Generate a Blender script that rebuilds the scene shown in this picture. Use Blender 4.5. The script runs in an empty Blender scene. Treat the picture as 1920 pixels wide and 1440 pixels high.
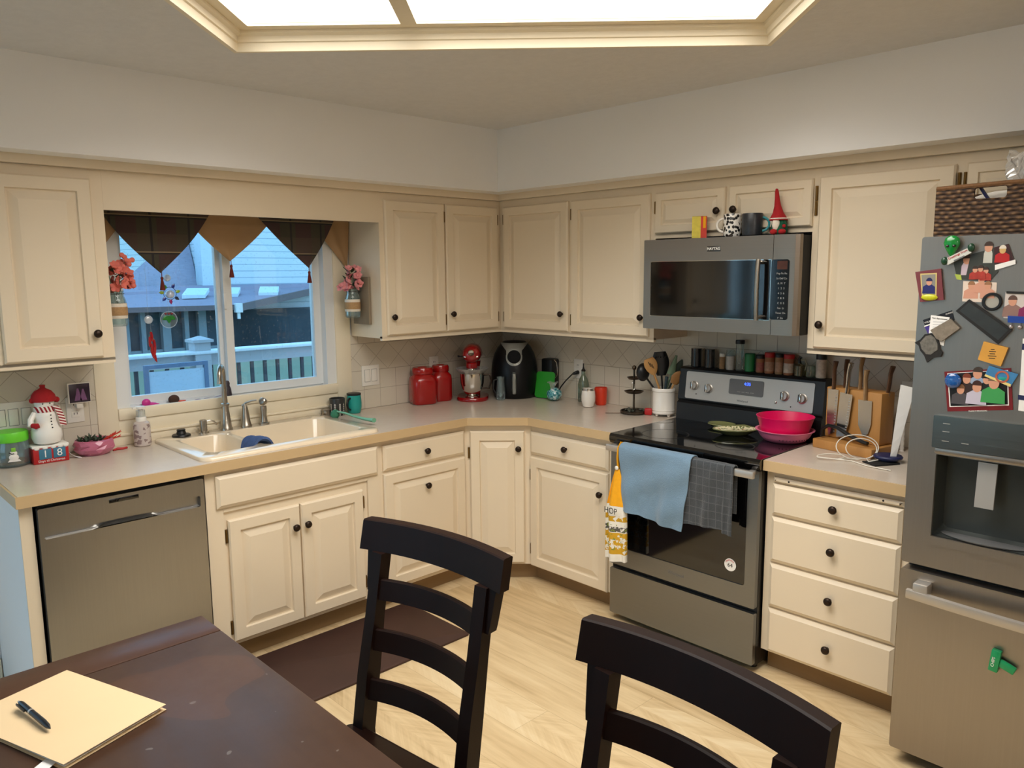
import bpy, bmesh, math, random
from mathutils import Vector, Matrix
random.seed(7)
PI = math.pi
sc = bpy.context.scene
COL = sc.collection

# ------------------------------------------------------------------ camera
cam_d = bpy.data.cameras.new('camera'); cam = bpy.data.objects.new('camera', cam_d); COL.objects.link(cam)
cam_d.sensor_width = 36.0; cam_d.lens = 1452.2 / 1920 * 36.0; cam_d.clip_start = 0.05; cam_d.clip_end = 200
yaw, pitch, roll = 0.8037, -0.1425, -0.0082
fw = Vector((math.cos(yaw)*math.cos(pitch), math.sin(yaw)*math.cos(pitch), math.sin(pitch)))
rt = Vector((math.sin(yaw), -math.cos(yaw), 0.0)); up = rt.cross(fw)
rt, up = rt*math.cos(roll) + up*math.sin(roll), up*math.cos(roll) - rt*math.sin(roll)
m = Matrix((rt, up, -fw)).transposed().to_4x4(); m.translation = Vector((-3.465, -3.6784, 1.6646))
cam.matrix_world = m
sc.camera = cam

# ------------------------------------------------------------------ world and exposure
w = bpy.data.worlds.new('overcast'); sc.world = w; w.use_nodes = True
wn = w.node_tree.nodes; wl = w.node_tree.links
bg = wn['Background']; bg.inputs['Strength'].default_value = 2.75
tc = wn.new('ShaderNodeTexCoord'); sep = wn.new('ShaderNodeSeparateXYZ'); wl.new(tc.outputs['Generated'], sep.inputs[0])
cr = wn.new('ShaderNodeValToRGB'); wl.new(sep.outputs['Z'], cr.inputs[0])
cr.color_ramp.elements[0].position = 0.0; cr.color_ramp.elements[0].color = (0.62, 0.86, 0.97, 1)
cr.color_ramp.elements[1].position = 0.45; cr.color_ramp.elements[1].color = (0.34, 0.68, 0.98, 1)
wl.new(cr.outputs[0], bg.inputs['Color'])
sc.view_settings.view_transform = 'Standard'; sc.view_settings.look = 'None'
sc.view_settings.gamma = 1.0; sc.view_settings.use_curve_mapping = False
sc.view_settings.exposure = 0.0
sc.cycles.use_denoising = True
sc.cycles.max_bounces = 8; sc.cycles.diffuse_bounces = 4; sc.cycles.glossy_bounces = 4
sc.cycles.transmission_bounces = 8; sc.cycles.transparent_max_bounces = 12
sc.cycles.caustics_reflective = False; sc.cycles.caustics_refractive = False
sc.cycles.sample_clamp_indirect = 6.0
LIGHT_W = 1.6          # glow of the ceiling diffuser panels
FILL_W = 85.0         # strength of the added fill lamp, out of view
TUBE_W = 43.0         # lamp power behind the two panels, spread by their prismatic lens

def area(name, loc, rot, sx, sy, power, color, portal=False, spread=PI):
    d = bpy.data.lights.new(name, 'AREA'); d.shape = 'RECTANGLE'; d.size = sx; d.size_y = sy
    d.energy = power; d.color = color
    o = bpy.data.objects.new(name, d); COL.objects.link(o); o.location = loc; o.rotation_euler = rot
    d.cycles.is_portal = portal; d.spread = spread
    return o
# daylight: sky portals in the kitchen window and in the patio door left of the counter
area('window_daylight', (-1.81, 0.135, 1.5), (-PI/2, 0, 0), 1.0, 0.85, 1.0, (1, 1, 1), portal=True)
area('door_daylight', (-4.05, 0.16, 1.03), (-PI/2, 0, 0), 1.4, 2.0, 1.0, (1, 1, 1), portal=True)
area('side_door_daylight', (-5.11, -1.05, 1.03), (0, -PI/2, 0), 2.0, 1.75, 1.0, (1, 1, 1), portal=True)

# ------------------------------------------------------------------ materials
def lin(c):
    return tuple(((v/255)/12.92 if v/255 <= 0.04045 else (((v/255)+0.055)/1.055)**2.4) for v in c) + (1.0,)
class N:
    """tiny node-graph helper"""
    def __init__(s, name):
        s.m = bpy.data.materials.new(name); s.m.use_nodes = True
        s.n = s.m.node_tree.nodes; s.l = s.m.node_tree.links; s.b = s.n['Principled BSDF']
        s._co = None
    def new(s, t, **kw):
        n = s.n.new(t)
        for k, v in kw.items(): setattr(n, k, v)
        return n
    def put(s, sock, v):
        if isinstance(v, bpy.types.NodeSocket): s.l.new(v, sock)
        elif v is not None: sock.default_value = v
    def co(s, kind='Object'):
        if s._co is None: s._co = s.new('ShaderNodeTexCoord')
        return s._co.outputs[kind]
    def xyz(s, v=None):
        n = s.new('ShaderNodeSeparateXYZ'); s.l.new(v or s.co(), n.inputs[0]); return n.outputs[0], n.outputs[1], n.outputs[2]
    def vec(s, x, y, z):
        n = s.new('ShaderNodeCombineXYZ')
        for i, q in enumerate((x, y, z)): s.put(n.inputs[i], q)
        return n.outputs[0]
    def f(s, op, a, b=None, c=None):
        n = s.new('ShaderNodeMath', operation=op)
        for i, q in enumerate((a, b, c)): s.put(n.inputs[i], q)
        return n.outputs[0]
    def noise(s, scale=10, detail=3, v=None, rough=0.5):
        n = s.new('ShaderNodeTexNoise'); s.l.new(v or s.co(), n.inputs['Vector'])
        n.inputs['Scale'].default_value = scale; n.inputs['Detail'].default_value = detail; n.inputs['Roughness'].default_value = rough
        return n.outputs['Fac']
    def map(s, scale=(1, 1, 1), rot=(0, 0, 0), v=None):
        n = s.new('ShaderNodeMapping'); s.l.new(v or s.co(), n.inputs[0]); n.inputs['Scale'].default_value = scale; n.inputs['Rotation'].default_value = rot
        return n.outputs[0]
    def mix(s, fac, a, b):
        n = s.new('ShaderNodeMix', data_type='RGBA'); s.put(n.inputs[0], fac); s.put(n.inputs[6], a); s.put(n.inputs[7], b)
        return n.outputs[2]
    def ramp(s, fac, stops):
        n = s.new('ShaderNodeValToRGB'); s.l.new(fac, n.inputs[0]); e = n.color_ramp.elements
        while len(e) < len(stops): e.new(0.5)
        for k, (p, c) in enumerate(stops): e[k].position = p; e[k].color = c
        return n.outputs[0]
    def bump(s, h, strength=0.2, dist=0.002):
        n = s.new('ShaderNodeBump'); s.put(n.inputs['Height'], h); n.inputs['Strength'].default_value = strength; n.inputs['Distance'].default_value = dist
        s.l.new(n.outputs[0], s.b.inputs['Normal'])
    def set(s, **kw):
        for k, v in kw.items(): s.put(s.b.inputs[k.replace('_', ' ')], v)
        return s
def sh(c, k):
    return tuple(max(0, min(1, v*k)) for v in c[:3]) + (1,)
def M(name, rgb, rough=0.5, metal=0.0, var=0.06, scale=14, bump=0.0, bscale=60, coat=0.0, emit=None, estr=1.0, spec=None, stretch=None, alpha=None):
    g = N(name); c = lin(rgb)
    v = g.map(stretch) if stretch else None
    n = g.noise(scale, 3, v)
    g.set(Base_Color=g.mix(n, sh(c, 1-var), sh(c, 1+var)), Metallic=metal, Roughness=rough)
    if coat: g.set(Coat_Weight=coat, Coat_Roughness=0.08)
    if bump: g.bump(g.noise(bscale, 4, v), bump)
    if emit: g.set(Emission_Color=lin(emit), Emission_Strength=estr)
    if alpha is not None: g.set(Alpha=alpha)
    if spec is not None: g.set(Specular_IOR_Level=spec)
    return g.m
def glassy(name, tint=(235, 245, 245), amount=0.12, rough=0.03, dirt=0.0):
    """thin clear glass or plastic: mostly see-through, glossy on top"""
    g = N(name); t = g.new('ShaderNodeBsdfTransparent'); t.inputs[0].default_value = lin(tint)
    gl = g.new('ShaderNodeBsdfGlossy'); gl.inputs['Roughness'].default_value = rough; gl.inputs[0].default_value = (1, 1, 1, 1)
    lw = g.new('ShaderNodeLayerWeight'); lw.inputs[0].default_value = 0.25
    fac = g.f('ADD', g.f('MULTIPLY', lw.outputs['Fresnel'], 0.55), amount*0.35)
    mx = g.new('ShaderNodeMixShader'); g.put(mx.inputs[0], fac); g.l.new(t.outputs[0], mx.inputs[1]); g.l.new(gl.outputs[0], mx.inputs[2])
    out = g.n['Material Output']
    d = g.new('ShaderNodeBsdfDiffuse'); d.inputs[0].default_value = lin(tint)
    m2 = g.new('ShaderNodeMixShader')
    if dirt:
        dd = g.f('GREATER_THAN', g.noise(90, 2), 0.66)
        g.put(m2.inputs[0], g.f('MULTIPLY', dd, dirt))
    else: m2.inputs[0].default_value = amount*0.5
    g.l.new(mx.outputs[0], m2.inputs[1]); g.l.new(d.outputs[0], m2.inputs[2]); g.l.new(m2.outputs[0], out.inputs[0])
    return g.m

cream = M('cream_paint', (228, 212, 186), 0.42, var=0.03, scale=3, bump=0.03, bscale=30)
cream_int = M('cream_trim_paint', (236, 224, 198), 0.45, var=0.03, scale=4)
wallm = M('wall_paint', (240, 239, 238), 0.75, var=0.02, scale=2, bump=0.06, bscale=90)
white_vinyl = M('white_vinyl', (226, 228, 228), 0.35, var=0.02)
white_plastic = M('white_plastic', (235, 230, 220), 0.4, var=0.02)
bronze = M('dark_bronze', (52, 40, 32), 0.38, 0.75, var=0.15, scale=60)
brass = M('antique_brass', (120, 92, 50), 0.4, 0.9, var=0.2, scale=80)
black_gloss = M('black_glass', (8, 8, 9), 0.06, 0, var=0.05, coat=0.6)
black_plastic = M('black_plastic', (17, 17, 18), 0.38, var=0.1)
fryer_black = M('fryer_black', (13, 13, 14), 0.36, var=0.08, spec=0.3)
black_matte = M('black_matte', (22, 21, 20), 0.75, var=0.1)
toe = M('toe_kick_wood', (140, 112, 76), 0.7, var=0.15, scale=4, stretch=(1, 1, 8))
red_enamel = M('red_enamel', (146, 12, 16), 0.2, var=0.06, coat=0.7)
red_paint = M('red_paint', (178, 26, 28), 0.45, var=0.06)
red_cloth = M('red_cloth', (165, 24, 30), 0.9, var=0.12, scale=50, bump=0.4, bscale=200)
dark_red = M('dark_red_felt', (128, 14, 24), 0.95, var=0.15, scale=80, bump=0.4, bscale=220)
white_cer = M('white_ceramic', (236, 230, 220), 0.2, var=0.02, coat=0.4)
white_paper = M('white_paper', (238, 236, 232), 0.8, var=0.02)
bisque = M('bisque_enamel', (232, 214, 186), 0.16, var=0.03, coat=0.5)
chrome = M('chrome', (215, 212, 206), 0.1, 1.0, var=0.03)
nickel = M('brushed_nickel', (176, 168, 156), 0.28, 1.0, var=0.08, scale=40, stretch=(1, 1, .1))
green_leaf = M('leaf_green', (58, 86, 48), 0.55, var=0.3, scale=40)
dark_leaf = M('dark_leaf', (40, 58, 36), 0.55, var=0.3, scale=40)
coral = M('coral_petal', (222, 118, 104), 0.7, var=0.18, scale=50)
pink_petal = M('pink_petal', (232, 150, 150), 0.7, var=0.18, scale=50)
clear = glassy('clear_glass')
clear_thin = glassy('clear_plastic', (240, 242, 240), 0.3, 0.12)
pane_m = glassy('window_glass', (232, 240, 246), 0.06, 0.01, dirt=0.10)
teal = M('teal_enamel', (34, 152, 142), 0.3, var=0.05)
burlap = M('burlap', (176, 140, 98), 0.95, var=0.25, scale=120, bump=0.5, bscale=260)
lace = M('lace', (226, 216, 200), 0.95, var=0.1, scale=150, bump=0.3, bscale=260)
grey_board = M('weathered_board', (134, 120, 100), 0.8, var=0.25, scale=10, stretch=(4, 4, .5))
bamboo = M('bamboo', (182, 130, 70), 0.5, var=0.16, scale=9, stretch=(4, 4, .6))
spoonwood = M('spoon_wood', (190, 142, 84), 0.6, var=0.15, scale=12)
walnut = M('walnut_handle', (88, 60, 40), 0.5, var=0.2, scale=30)
oak_handle = M('pale_handle', (150, 120, 84), 0.5, var=0.2, scale=30)
blade = M('blade_steel', (200, 200, 200), 0.2, 1.0, var=0.05)
alu = M('satin_aluminium', (186, 180, 172), 0.36, 0.6, var=0.04, scale=4)
grey_plastic = M('grey_plastic', (92, 92, 92), 0.4, var=0.05)
sage = M('sage_silicone', (116, 138, 108), 0.6, var=0.08)
hot_pink = M('hot_pink_plastic', (226, 14, 92), 0.35, var=0.04)
pale_pink = M('pale_pink_plastic', (236, 130, 164), 0.4, var=0.05)
green_board = M('green_plastic', (32, 142, 26), 0.4, var=0.06)
navy = M('navy', (30, 36, 78), 0.5, var=0.1)
skin = M('printed_skin_tone', (206, 150, 122), 0.6, var=0.1)
hairc = M('printed_dark_hair', (56, 36, 28), 0.6, var=0.1)
cable_white = M('white_cable', (232, 226, 212), 0.5, var=0.03)
black_cable = M('black_cable', (20, 20, 20), 0.5, var=0.05)
ink_white = M('white_ink', (240, 238, 232), 0.6, var=0.02)
ink_grey = M('grey_ink', (110, 112, 114), 0.6, var=0.05)
ink_dark = M('dark_ink', (40, 38, 36), 0.6, var=0.05)
ink_red = M('red_ink', (190, 40, 44), 0.6, var=0.05)

def mk_steel(name, rgb, along, rough=0.3, met=1.0):
    g = N(name); c = lin(rgb)
    v = g.map(along); n = g.noise(1.0, 4, v)
    n2 = g.noise(1.3, 2)
    g.set(Base_Color=g.mix(n, sh(c, .94), sh(c, 1.05)), Metallic=met, Roughness=g.f('ADD', g.f('MULTIPLY', n, 0.10), rough-0.05+0.0), Anisotropic=0.5)
    return g.m
steel_v = mk_steel('stainless_vertical_grain', (160, 160, 160), (220, 220, 3), 0.33)
steel_h = mk_steel('stainless_horizontal_grain', (136, 138, 140), (3, 3, 220), 0.36)
steel_f = mk_steel('fridge_stainless', (164, 158, 151), (220, 220, 3), 0.40, 0.96)
steel_m = mk_steel('microwave_stainless', (152, 140, 128), (3, 3, 220), 0.36, 0.92)

def mk_floor():
    g = N('vinyl_plank'); x, y, z = g.xyz()
    col = g.f('FLOOR', g.f('DIVIDE', x, 0.182))
    wn_ = g.new('ShaderNodeTexWhiteNoise', noise_dimensions='1D'); g.put(wn_.inputs['W'], col)
    yo = g.f('ADD', y, g.f('MULTIPLY', wn_.outputs['Value'], 1.2))
    row = g.f('FLOOR', g.f('DIVIDE', yo, 1.22))
    w2 = g.new('ShaderNodeTexWhiteNoise', noise_dimensions='2D'); g.put(w2.inputs['Vector'], g.vec(col, row, 0))
    # slanted chevron pieces inside each plank
    half = g.f('FLOOR', g.f('DIVIDE', x, 0.091)); fx = g.f('FRACT', g.f('DIVIDE', x, 0.182))
    tri = g.f('ABSOLUTE', g.f('SUBTRACT', fx, 0.5))
    u = g.f('ADD', yo, g.f('MULTIPLY', tri, 0.30))
    piece = g.f('FLOOR', g.f('DIVIDE', u, 0.135))
    w3 = g.new('ShaderNodeTexWhiteNoise', noise_dimensions='3D'); g.put(w3.inputs['Vector'], g.vec(piece, half, col))
    st = g.noise(1.0, 4, g.vec(g.f('MULTIPLY', x, 5), g.f('MULTIPLY', u, 22), g.f('MULTIPLY', w3.outputs['Value'], 9)), 0.6)
    st0 = g.noise(1.0, 4, g.vec(g.f('MULTIPLY', x, 26), g.f('MULTIPLY', yo, 3.0), g.f('MULTIPLY', w2.outputs['Value'], 9)), 0.6)
    pick = g.f('GREATER_THAN', g.f('FRACT', g.f('MULTIPLY', w2.outputs['Value'], 7.31)), .5)
    st = g.f('ADD', g.f('MULTIPLY', st, pick), g.f('MULTIPLY', st0, g.f('SUBTRACT', 1.0, pick)))
    w3v = g.f('ADD', g.f('MULTIPLY', w3.outputs['Value'], pick), g.f('MULTIPLY', .5, g.f('SUBTRACT', 1.0, pick)))
    gr = g.noise(1.0, 3, g.vec(g.f('MULTIPLY', x, 40), g.f('MULTIPLY', yo, 2.2), w2.outputs['Value']))
    t = g.f('ADD', g.f('MULTIPLY', w2.outputs['Value'], 0.20), g.f('ADD', g.f('MULTIPLY', w3v, 0.13), g.f('ADD', g.f('MULTIPLY', st, 0.46), g.f('MULTIPLY', gr, 0.34))))
    c = g.ramp(t, [(0.30, lin((176, 148, 106))), (0.46, lin((204, 177, 134))), (0.60, lin((219, 194, 151))), (0.80, lin((230, 210, 172)))])
    ex = g.f('LESS_THAN', g.f('FRACT', g.f('DIVIDE', x, 0.182)), 0.010)
    ey = g.f('LESS_THAN', g.f('FRACT', g.f('DIVIDE', yo, 1.22)), 0.0016)
    seam = g.f('MAXIMUM', ex, ey)
    g.set(Base_Color=g.mix(g.f('MULTIPLY', seam, 0.45), c, lin((138, 108, 72))), Roughness=0.42)
    g.bump(g.f('SUBTRACT', gr, seam), 0.05)
    return g.m
floor_m = mk_floor()

def mk_tile():
    g = N('ceramic_tile'); x, y, z = g.xyz(); T = 0.108; D = T*math.sqrt(2)
    def line(v, per, wd):
        fr = g.f('FRACT', g.f('DIVIDE', v, per)); d = g.f('MINIMUM', fr, g.f('SUBTRACT', 1.0, fr))
        return g.f('LESS_THAN', d, wd/per)
    zb = g.f('SUBTRACT', z, 1.130)
    straight = g.f('MAXIMUM', line(x, T, .0014), line(zb, T, .0014))
    diag = g.f('MAXIMUM', line(g.f('ADD', x, zb), D, .0018), line(g.f('SUBTRACT', x, zb), D, .0018))
    top = g.f('MAXIMUM', line(g.f('ADD', x, 0.03), T, .0014), line(g.f('SUBTRACT', z, 1.1305+D), T, .0014))
    inband = g.f('MULTIPLY', g.f('GREATER_THAN', zb, 0.0), g.f('LESS_THAN', zb, D))
    above = g.f('GREATER_THAN', zb, D)
    below = g.f('LESS_THAN', zb, 0.0)
    edge = g.f('MAXIMUM', g.f('LESS_THAN', g.f('ABSOLUTE', zb), .0018), g.f('LESS_THAN', g.f('ABSOLUTE', g.f('SUBTRACT', zb, D)), .0018))
    gr = g.f('MAXIMUM', g.f('MAXIMUM', g.f('MULTIPLY', inband, diag), edge), g.f('MAXIMUM', g.f('MULTIPLY', above, top), g.f('MULTIPLY', below, straight)))
    n = g.noise(6, 2)
    tile = g.mix(n, lin((205, 196, 178)), lin((216, 207, 190)))
    g.set(Base_Color=g.mix(g.f('MULTIPLY', gr, .75), tile, lin((150, 138, 120))), Roughness=g.f('ADD', g.f('MULTIPLY', gr, .5), .22))
    g.bump(g.f('SUBTRACT', 1.0, gr), 0.35, 0.0015)
    return g.m
tile_m = mk_tile()

def mk_ceiling():
    g = N('ceiling_texture')
    n = g.noise(26, 5, None, 0.6)
    g.set(Base_Color=g.mix(n, lin((212, 211, 210)), lin((226, 225, 224))), Roughness=0.9)
    g.bump(n, 0.35, 0.006)
    return g.m
ceil_m = mk_ceiling()

def mk_laminate():
    g = N('beige_laminate'); n = g.noise(160, 3, None, .7); n2 = g.noise(14, 3)
    t = g.f('ADD', g.f('MULTIPLY', n, .5), g.f('MULTIPLY', n2, .5))
    g.set(Base_Color=g.mix(t, lin((196, 182, 166)), lin((212, 199, 184))), Roughness=0.24)
    return g.m
laminate = mk_laminate()
edge_lam = M('tan_edge_laminate', (198, 170, 128), 0.4, var=0.05, scale=8)

def mk_wood(name, c1, c2, rough, along='x', coat=0.3, scuff=0.0, spec=0.5):
    g = N(name); s_ = {'x': (1.2, 16, 16), 'y': (16, 1.2, 16), 'z': (16, 16, 1.2)}[along]
    n = g.noise(1.6, 5, g.map(s_), .6); n2 = g.noise(3, 3)
    col = g.mix(g.f('MULTIPLY', g.f('ADD', n, n2), .5), lin(c1), lin(c2))
    ro = rough
    if scuff:
        s1 = g.noise(5, 5, None, .65)
        ro = g.f('ADD', g.f('MULTIPLY', s1, .25), rough-.1)
        sp = g.f('GREATER_THAN', g.noise(34, 1), .78)
        col = g.mix(g.f('MULTIPLY', sp, scuff), col, lin((150, 142, 134)))
        warm = g.f('GREATER_THAN', g.noise(2.2, 2), .58)
        col = g.mix(g.f('MULTIPLY', warm, .25), col, lin((104, 64, 34)))
    g.set(Base_Color=col, Roughness=ro, Coat_Weight=coat, Coat_Roughness=0.15)
    g.put(g.b.inputs['Specular IOR Level'], spec)
    g.bump(n, 0.06)
    return g.m
table_m = mk_wood('dark_table_wood', (46, 27, 18), (82, 52, 34), .38, 'x', .25, .25)
table_end = mk_wood('breadboard_end_wood', (50, 30, 20), (86, 54, 34), .36, 'x', .1, .1, .35)
chair_m = mk_wood('espresso_wood', (18, 9, 6), (36, 17, 11), .4, 'z', 0.0, 0.0, 0.16)
exterior_wood = M('grey_deck_wood', (150, 146, 140), 0.8, var=0.15, scale=6)

# ------------------------------------------------------------------ geometry helpers
class MB:
    """collects shapes into ONE mesh; build() links it as one object"""
    def __init__(s): s.bm = bmesh.new(); s.mi = 0; s.x = None; s.dn = s.bm.faces.layers.int.new('done')
    def _fin(s):
        for f in s.bm.faces:
            if not f[s.dn]: f[s.dn] = 1; f.material_index = s.mi
    def box(s, x0, x1, y0, y1, z0, z1, bev=0.0, seg=2):
        r = bmesh.ops.create_cube(s.bm, size=1.0)
        mt = Matrix.Translation(((x0+x1)/2, (y0+y1)/2, (z0+z1)/2)) @ Matrix.Diagonal((abs(x1-x0), abs(y1-y0), abs(z1-z0), 1))
        bmesh.ops.transform(s.bm, matrix=mt, verts=r['verts'])
        if bev > 0:
            es = set(e for v in r['verts'] for e in v.link_edges)
            bev = min(bev, .49*min(abs(x1-x0), abs(y1-y0), abs(z1-z0)))
            bmesh.ops.bevel(s.bm, geom=list(es), offset=bev, segments=seg, affect='EDGES', profile=0.5)
            return s._newtag()
        return s._newtag()
    def _newtag(s):
        if s.x is not None:
            vs = set(v for f in s.bm.faces if not f[s.dn] for v in f.verts)
            bmesh.ops.transform(s.bm, matrix=s.x, verts=list(vs))
        s._fin(); return s
    def loft(s, loops, cap0=True, cap1=True, closed=True):
        vs = [[s.bm.verts.new(p) for p in lp] for lp in loops]
        n = len(vs[0])
        for a, b in zip(vs, vs[1:]):
            for i in range(n if closed else n-1):
                j = (i+1) % n
                try: s.bm.faces.new((a[i], a[j], b[j], b[i]))
                except ValueError: pass
        if closed:
            if cap0:
                try: s.bm.faces.new(vs[0][::-1])
                except ValueError: pass
            if cap1:
                try: s.bm.faces.new(vs[-1])
                except ValueError: pass
        return s._newtag()
    def lathe(s, prof, seg=24, c=(0, 0, 0), sx=1.0, sy=1.0, cap0=True, cap1=True):
        lp = []
        for r, z in prof:
            r = max(r, 1e-4)
            lp.append([(c[0]+r*sx*math.cos(2*PI*k/seg), c[1]+r*sy*math.sin(2*PI*k/seg), c[2]+z) for k in range(seg)])
        return s.loft(lp, cap0, cap1)
    def tube(s, pts, r, seg=8, cap=True, flat=1.0):
        pts = [Vector(p) for p in pts]; lp = []
        rs = r if isinstance(r, (list, tuple)) else [r]*len(pts)
        prev = None
        for i, p in enumerate(pts):
            t = (pts[min(i+1, len(pts)-1)] - pts[max(i-1, 0)]).normalized()
            if prev is None:
                a = Vector((0, 0, 1)) if abs(t.z) < .9 else Vector((1, 0, 0))
                n = (a - t*a.dot(t)).normalized()
            else:
                n = prev - t*prev.dot(t)
                n = n.normalized() if n.length > 1e-6 else prev
            prev = n; b = t.cross(n)
            lp.append([p + rs[i]*(math.cos(2*PI*k/seg)*n*flat + math.sin(2*PI*k/seg)*b) for k in range(seg)])
        return s.loft(lp, cap, cap)
    def cyl(s, p0, p1, r0, r1=None, seg=16):
        return s.tube([p0, p1], [r0, r0 if r1 is None else r1], seg)
    def prism(s, poly, a0, a1, axis='z'):
        """poly in the two other axes (x,y for z; x,z for y; y,z for x), extruded a0..a1"""
        def P(q, a): return {'z': (q[0], q[1], a), 'y': (q[0], a, q[1]), 'x': (a, q[0], q[1])}[axis]
        return s.loft([[P(q, a0) for q in poly], [P(q, a1) for q in poly]])
    def ball(s, c, rx, ry=None, rz=None, seg=16, rings=10):
        ry = rx if ry is None else ry; rz = rx if rz is None else rz
        prof = [(math.sin(PI*k/rings), -math.cos(PI*k/rings)) for k in range(rings+1)]
        lp = [[(c[0]+rx*max(r, 1e-3)*math.cos(2*PI*k/seg), c[1]+ry*max(r, 1e-3)*math.sin(2*PI*k/seg), c[2]+rz*z) for k in range(seg)] for r, z in prof]
        return s.loft(lp)
    def grid(s, fn, nu, nv):
        vs = [[s.bm.verts.new(fn(i/nu, j/nv)) for j in range(nv+1)] for i in range(nu+1)]
        for i in range(nu):
            for j in range(nv): s.bm.faces.new((vs[i][j], vs[i+1][j], vs[i+1][j+1], vs[i][j+1]))
        return s._newtag()
    def raised(s, x0, x1, z0, z1, y, rings):
        """stepped panel facing -y: rings = (inset, height in front of y)"""
        return s.loft([[(x0+i, y-h, z0+i), (x1-i, y-h, z0+i), (x1-i, y-h, z1-i), (x0+i, y-h, z1-i)] for i, h in rings], True, True)
    def rect_ring(s, x0, x1, z0, z1, wd, y0, y1, bot=None):
        """picture frame in the xz plane"""
        b = wd if bot is None else bot
        s.box(x0, x0+wd, y0, y1, z0, z1); s.box(x1-wd, x1, y0, y1, z0, z1)
        s.box(x0+wd, x1-wd, y0, y1, z1-wd, z1); s.box(x0+wd, x1-wd, y0, y1, z0, z0+b)
        return s
    def quad(s, *p):
        s.bm.faces.new([s.bm.verts.new(q) for q in p]); return s._newtag()
    def fill(s, loops, flip=False):
        """flat face with holes: first loop outer, rest holes"""
        es = []
        for lp in loops:
            vs = [s.bm.verts.new(p) for p in lp]
            es += [s.bm.edges.new((vs[i], vs[(i+1) % len(vs)])) for i in range(len(vs))]
        bmesh.ops.triangle_fill(s.bm, use_beauty=True, use_dissolve=False, edges=es)
        return s._newtag()
    def build(s, name, mats, parent=None, label=None, smooth=True, ang=0.62, solid=0.0, sub=0):
        bmesh.ops.remove_doubles(s.bm, verts=s.bm.verts, dist=1e-6)
        bmesh.ops.recalc_face_normals(s.bm, faces=s.bm.faces)
        me = bpy.data.meshes.new(name)
        for f in s.bm.faces: f.smooth = smooth
        if smooth:
            for e in s.bm.edges:
                if len(e.link_faces) != 2 or e.calc_face_angle(0) > ang: e.smooth = False
        s.bm.faces.layers.int.remove(s.dn)
        s.bm.to_mesh(me); s.bm.free()
        for q in (mats if isinstance(mats, (list, tuple)) else [mats]): me.materials.append(q)
        return put(name, me, parent, label, solid, sub)
def put(name, me, parent=None, label=None, solid=0.0, sub=0):
    o = bpy.data.objects.new(name, me); COL.objects.link(o)
    if parent is not None: o.parent = parent
    if label: o['label'] = label
    if sub:
        q = o.modifiers.new('sub', 'SUBSURF'); q.levels = sub; q.render_levels = sub
    if solid:
        q = o.modifiers.new('solid', 'SOLIDIFY'); q.thickness = solid; q.offset = 0
    return o
def tag(o, label, cat, group=None):
    o['label'] = label; o['category'] = cat
    if group: o['group'] = group
    return o
def thing(name, label, cat, loc=(0, 0, 0), rz=0.0, group=None):
    o = bpy.data.objects.new(name, None); COL.objects.link(o); o.empty_display_size = .05
    o.location = loc; o.rotation_euler = (0, 0, rz)
    return tag(o, label, cat, group)
def struct(o):
    o['kind'] = 'structure'; return o
def sroot(name, loc=(0, 0, 0), rz=0.0):
    o = bpy.data.objects.new(name, None); COL.objects.link(o); o.location = loc; o.rotation_euler = (0, 0, rz)
    o['kind'] = 'structure'; return o
def copy_thing(root, loc, rz, label, group=None):
    r = root.copy(); COL.objects.link(r); r.location = loc; r.rotation_euler = (0, 0, rz); r['label'] = label
    if group: r['group'] = group
    for ch in list(root.children):
        c = ch.copy(); COL.objects.link(c); c.parent = r
        for g in ch.children:
            d = g.copy(); COL.objects.link(d); d.parent = c
    return r
def text(body, size, mat, parent, loc, rot, name='lettering', align='CENTER', depth=0.0004, sx=1.0, bold=0.0):
    c = bpy.data.curves.new(name, 'FONT'); c.body = body; c.size = size; c.align_x = align; c.align_y = 'CENTER'; c.extrude = depth; c.offset = bold
    tmp = bpy.data.objects.new('tmp_text', c); COL.objects.link(tmp)
    dg = bpy.context.evaluated_depsgraph_get(); me = bpy.data.meshes.new_from_object(tmp.evaluated_get(dg))
    bpy.data.objects.remove(tmp); bpy.data.curves.remove(c)
    me.materials.clear(); me.materials.append(mat); me.name = name
    o = put(name, me, parent); o.location = loc; o.rotation_euler = rot; o.scale = (sx, 1, 1)
    return o
FRONT = (PI/2, 0, 0)      # text standing up, read from -y
WB = -PI/2                # turn of things on the range wall: local x runs away from the corner, local -y faces the room
def rrect(cx, cy, w_, h_, r, z, n=4):
    out = []
    for qx, qy, a0 in ((1, 1, 0), (-1, 1, 90), (-1, -1, 180), (1, -1, 270)):
        for k in range(n+1):
            a = math.radians(a0 + 90*k/n)
            out.append((cx+qx*(w_/2-r)+r*math.cos(a), cy+qy*(h_/2-r)+r*math.sin(a), z))
    return out
# ------------------------------------------------------------------ room shell
XL, YB, H = -4.95, -6.6, 2.445
mb = MB(); mb.box(XL-.15, .15, YB-.15, .15, -.12, 0); struct(mb.build('floor', floor_m))
def wall(name, boxes, mat=wallm):
    mb = MB()
    for b in boxes: mb.box(*b)
    return struct(mb.build(name, mat))
wall('wall_back', [(XL, -4.75, 0, .15, 0, H), (-4.75, -3.35, 0, .15, 2.06, H), (-3.35, -2.37, 0, .15, 0, H), (-2.37, -1.25, 0, .15, 0, 1.035),
                   (-2.37, -1.25, 0, .15, 2.02, H), (-1.25, .15, 0, .15, 0, H)])
wall('wall_right', [(0, .15, YB, 0, 0, H)])
wall('wall_left', [(XL-.15, XL, YB, -1.925, 0, H), (XL-.15, XL, -.175, .15, 0, H), (XL-.15, XL, -1.925, -.175, 2.06, H)])
wall('wall_front', [(XL, 0, YB-.15, YB, 0, H)])
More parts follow.
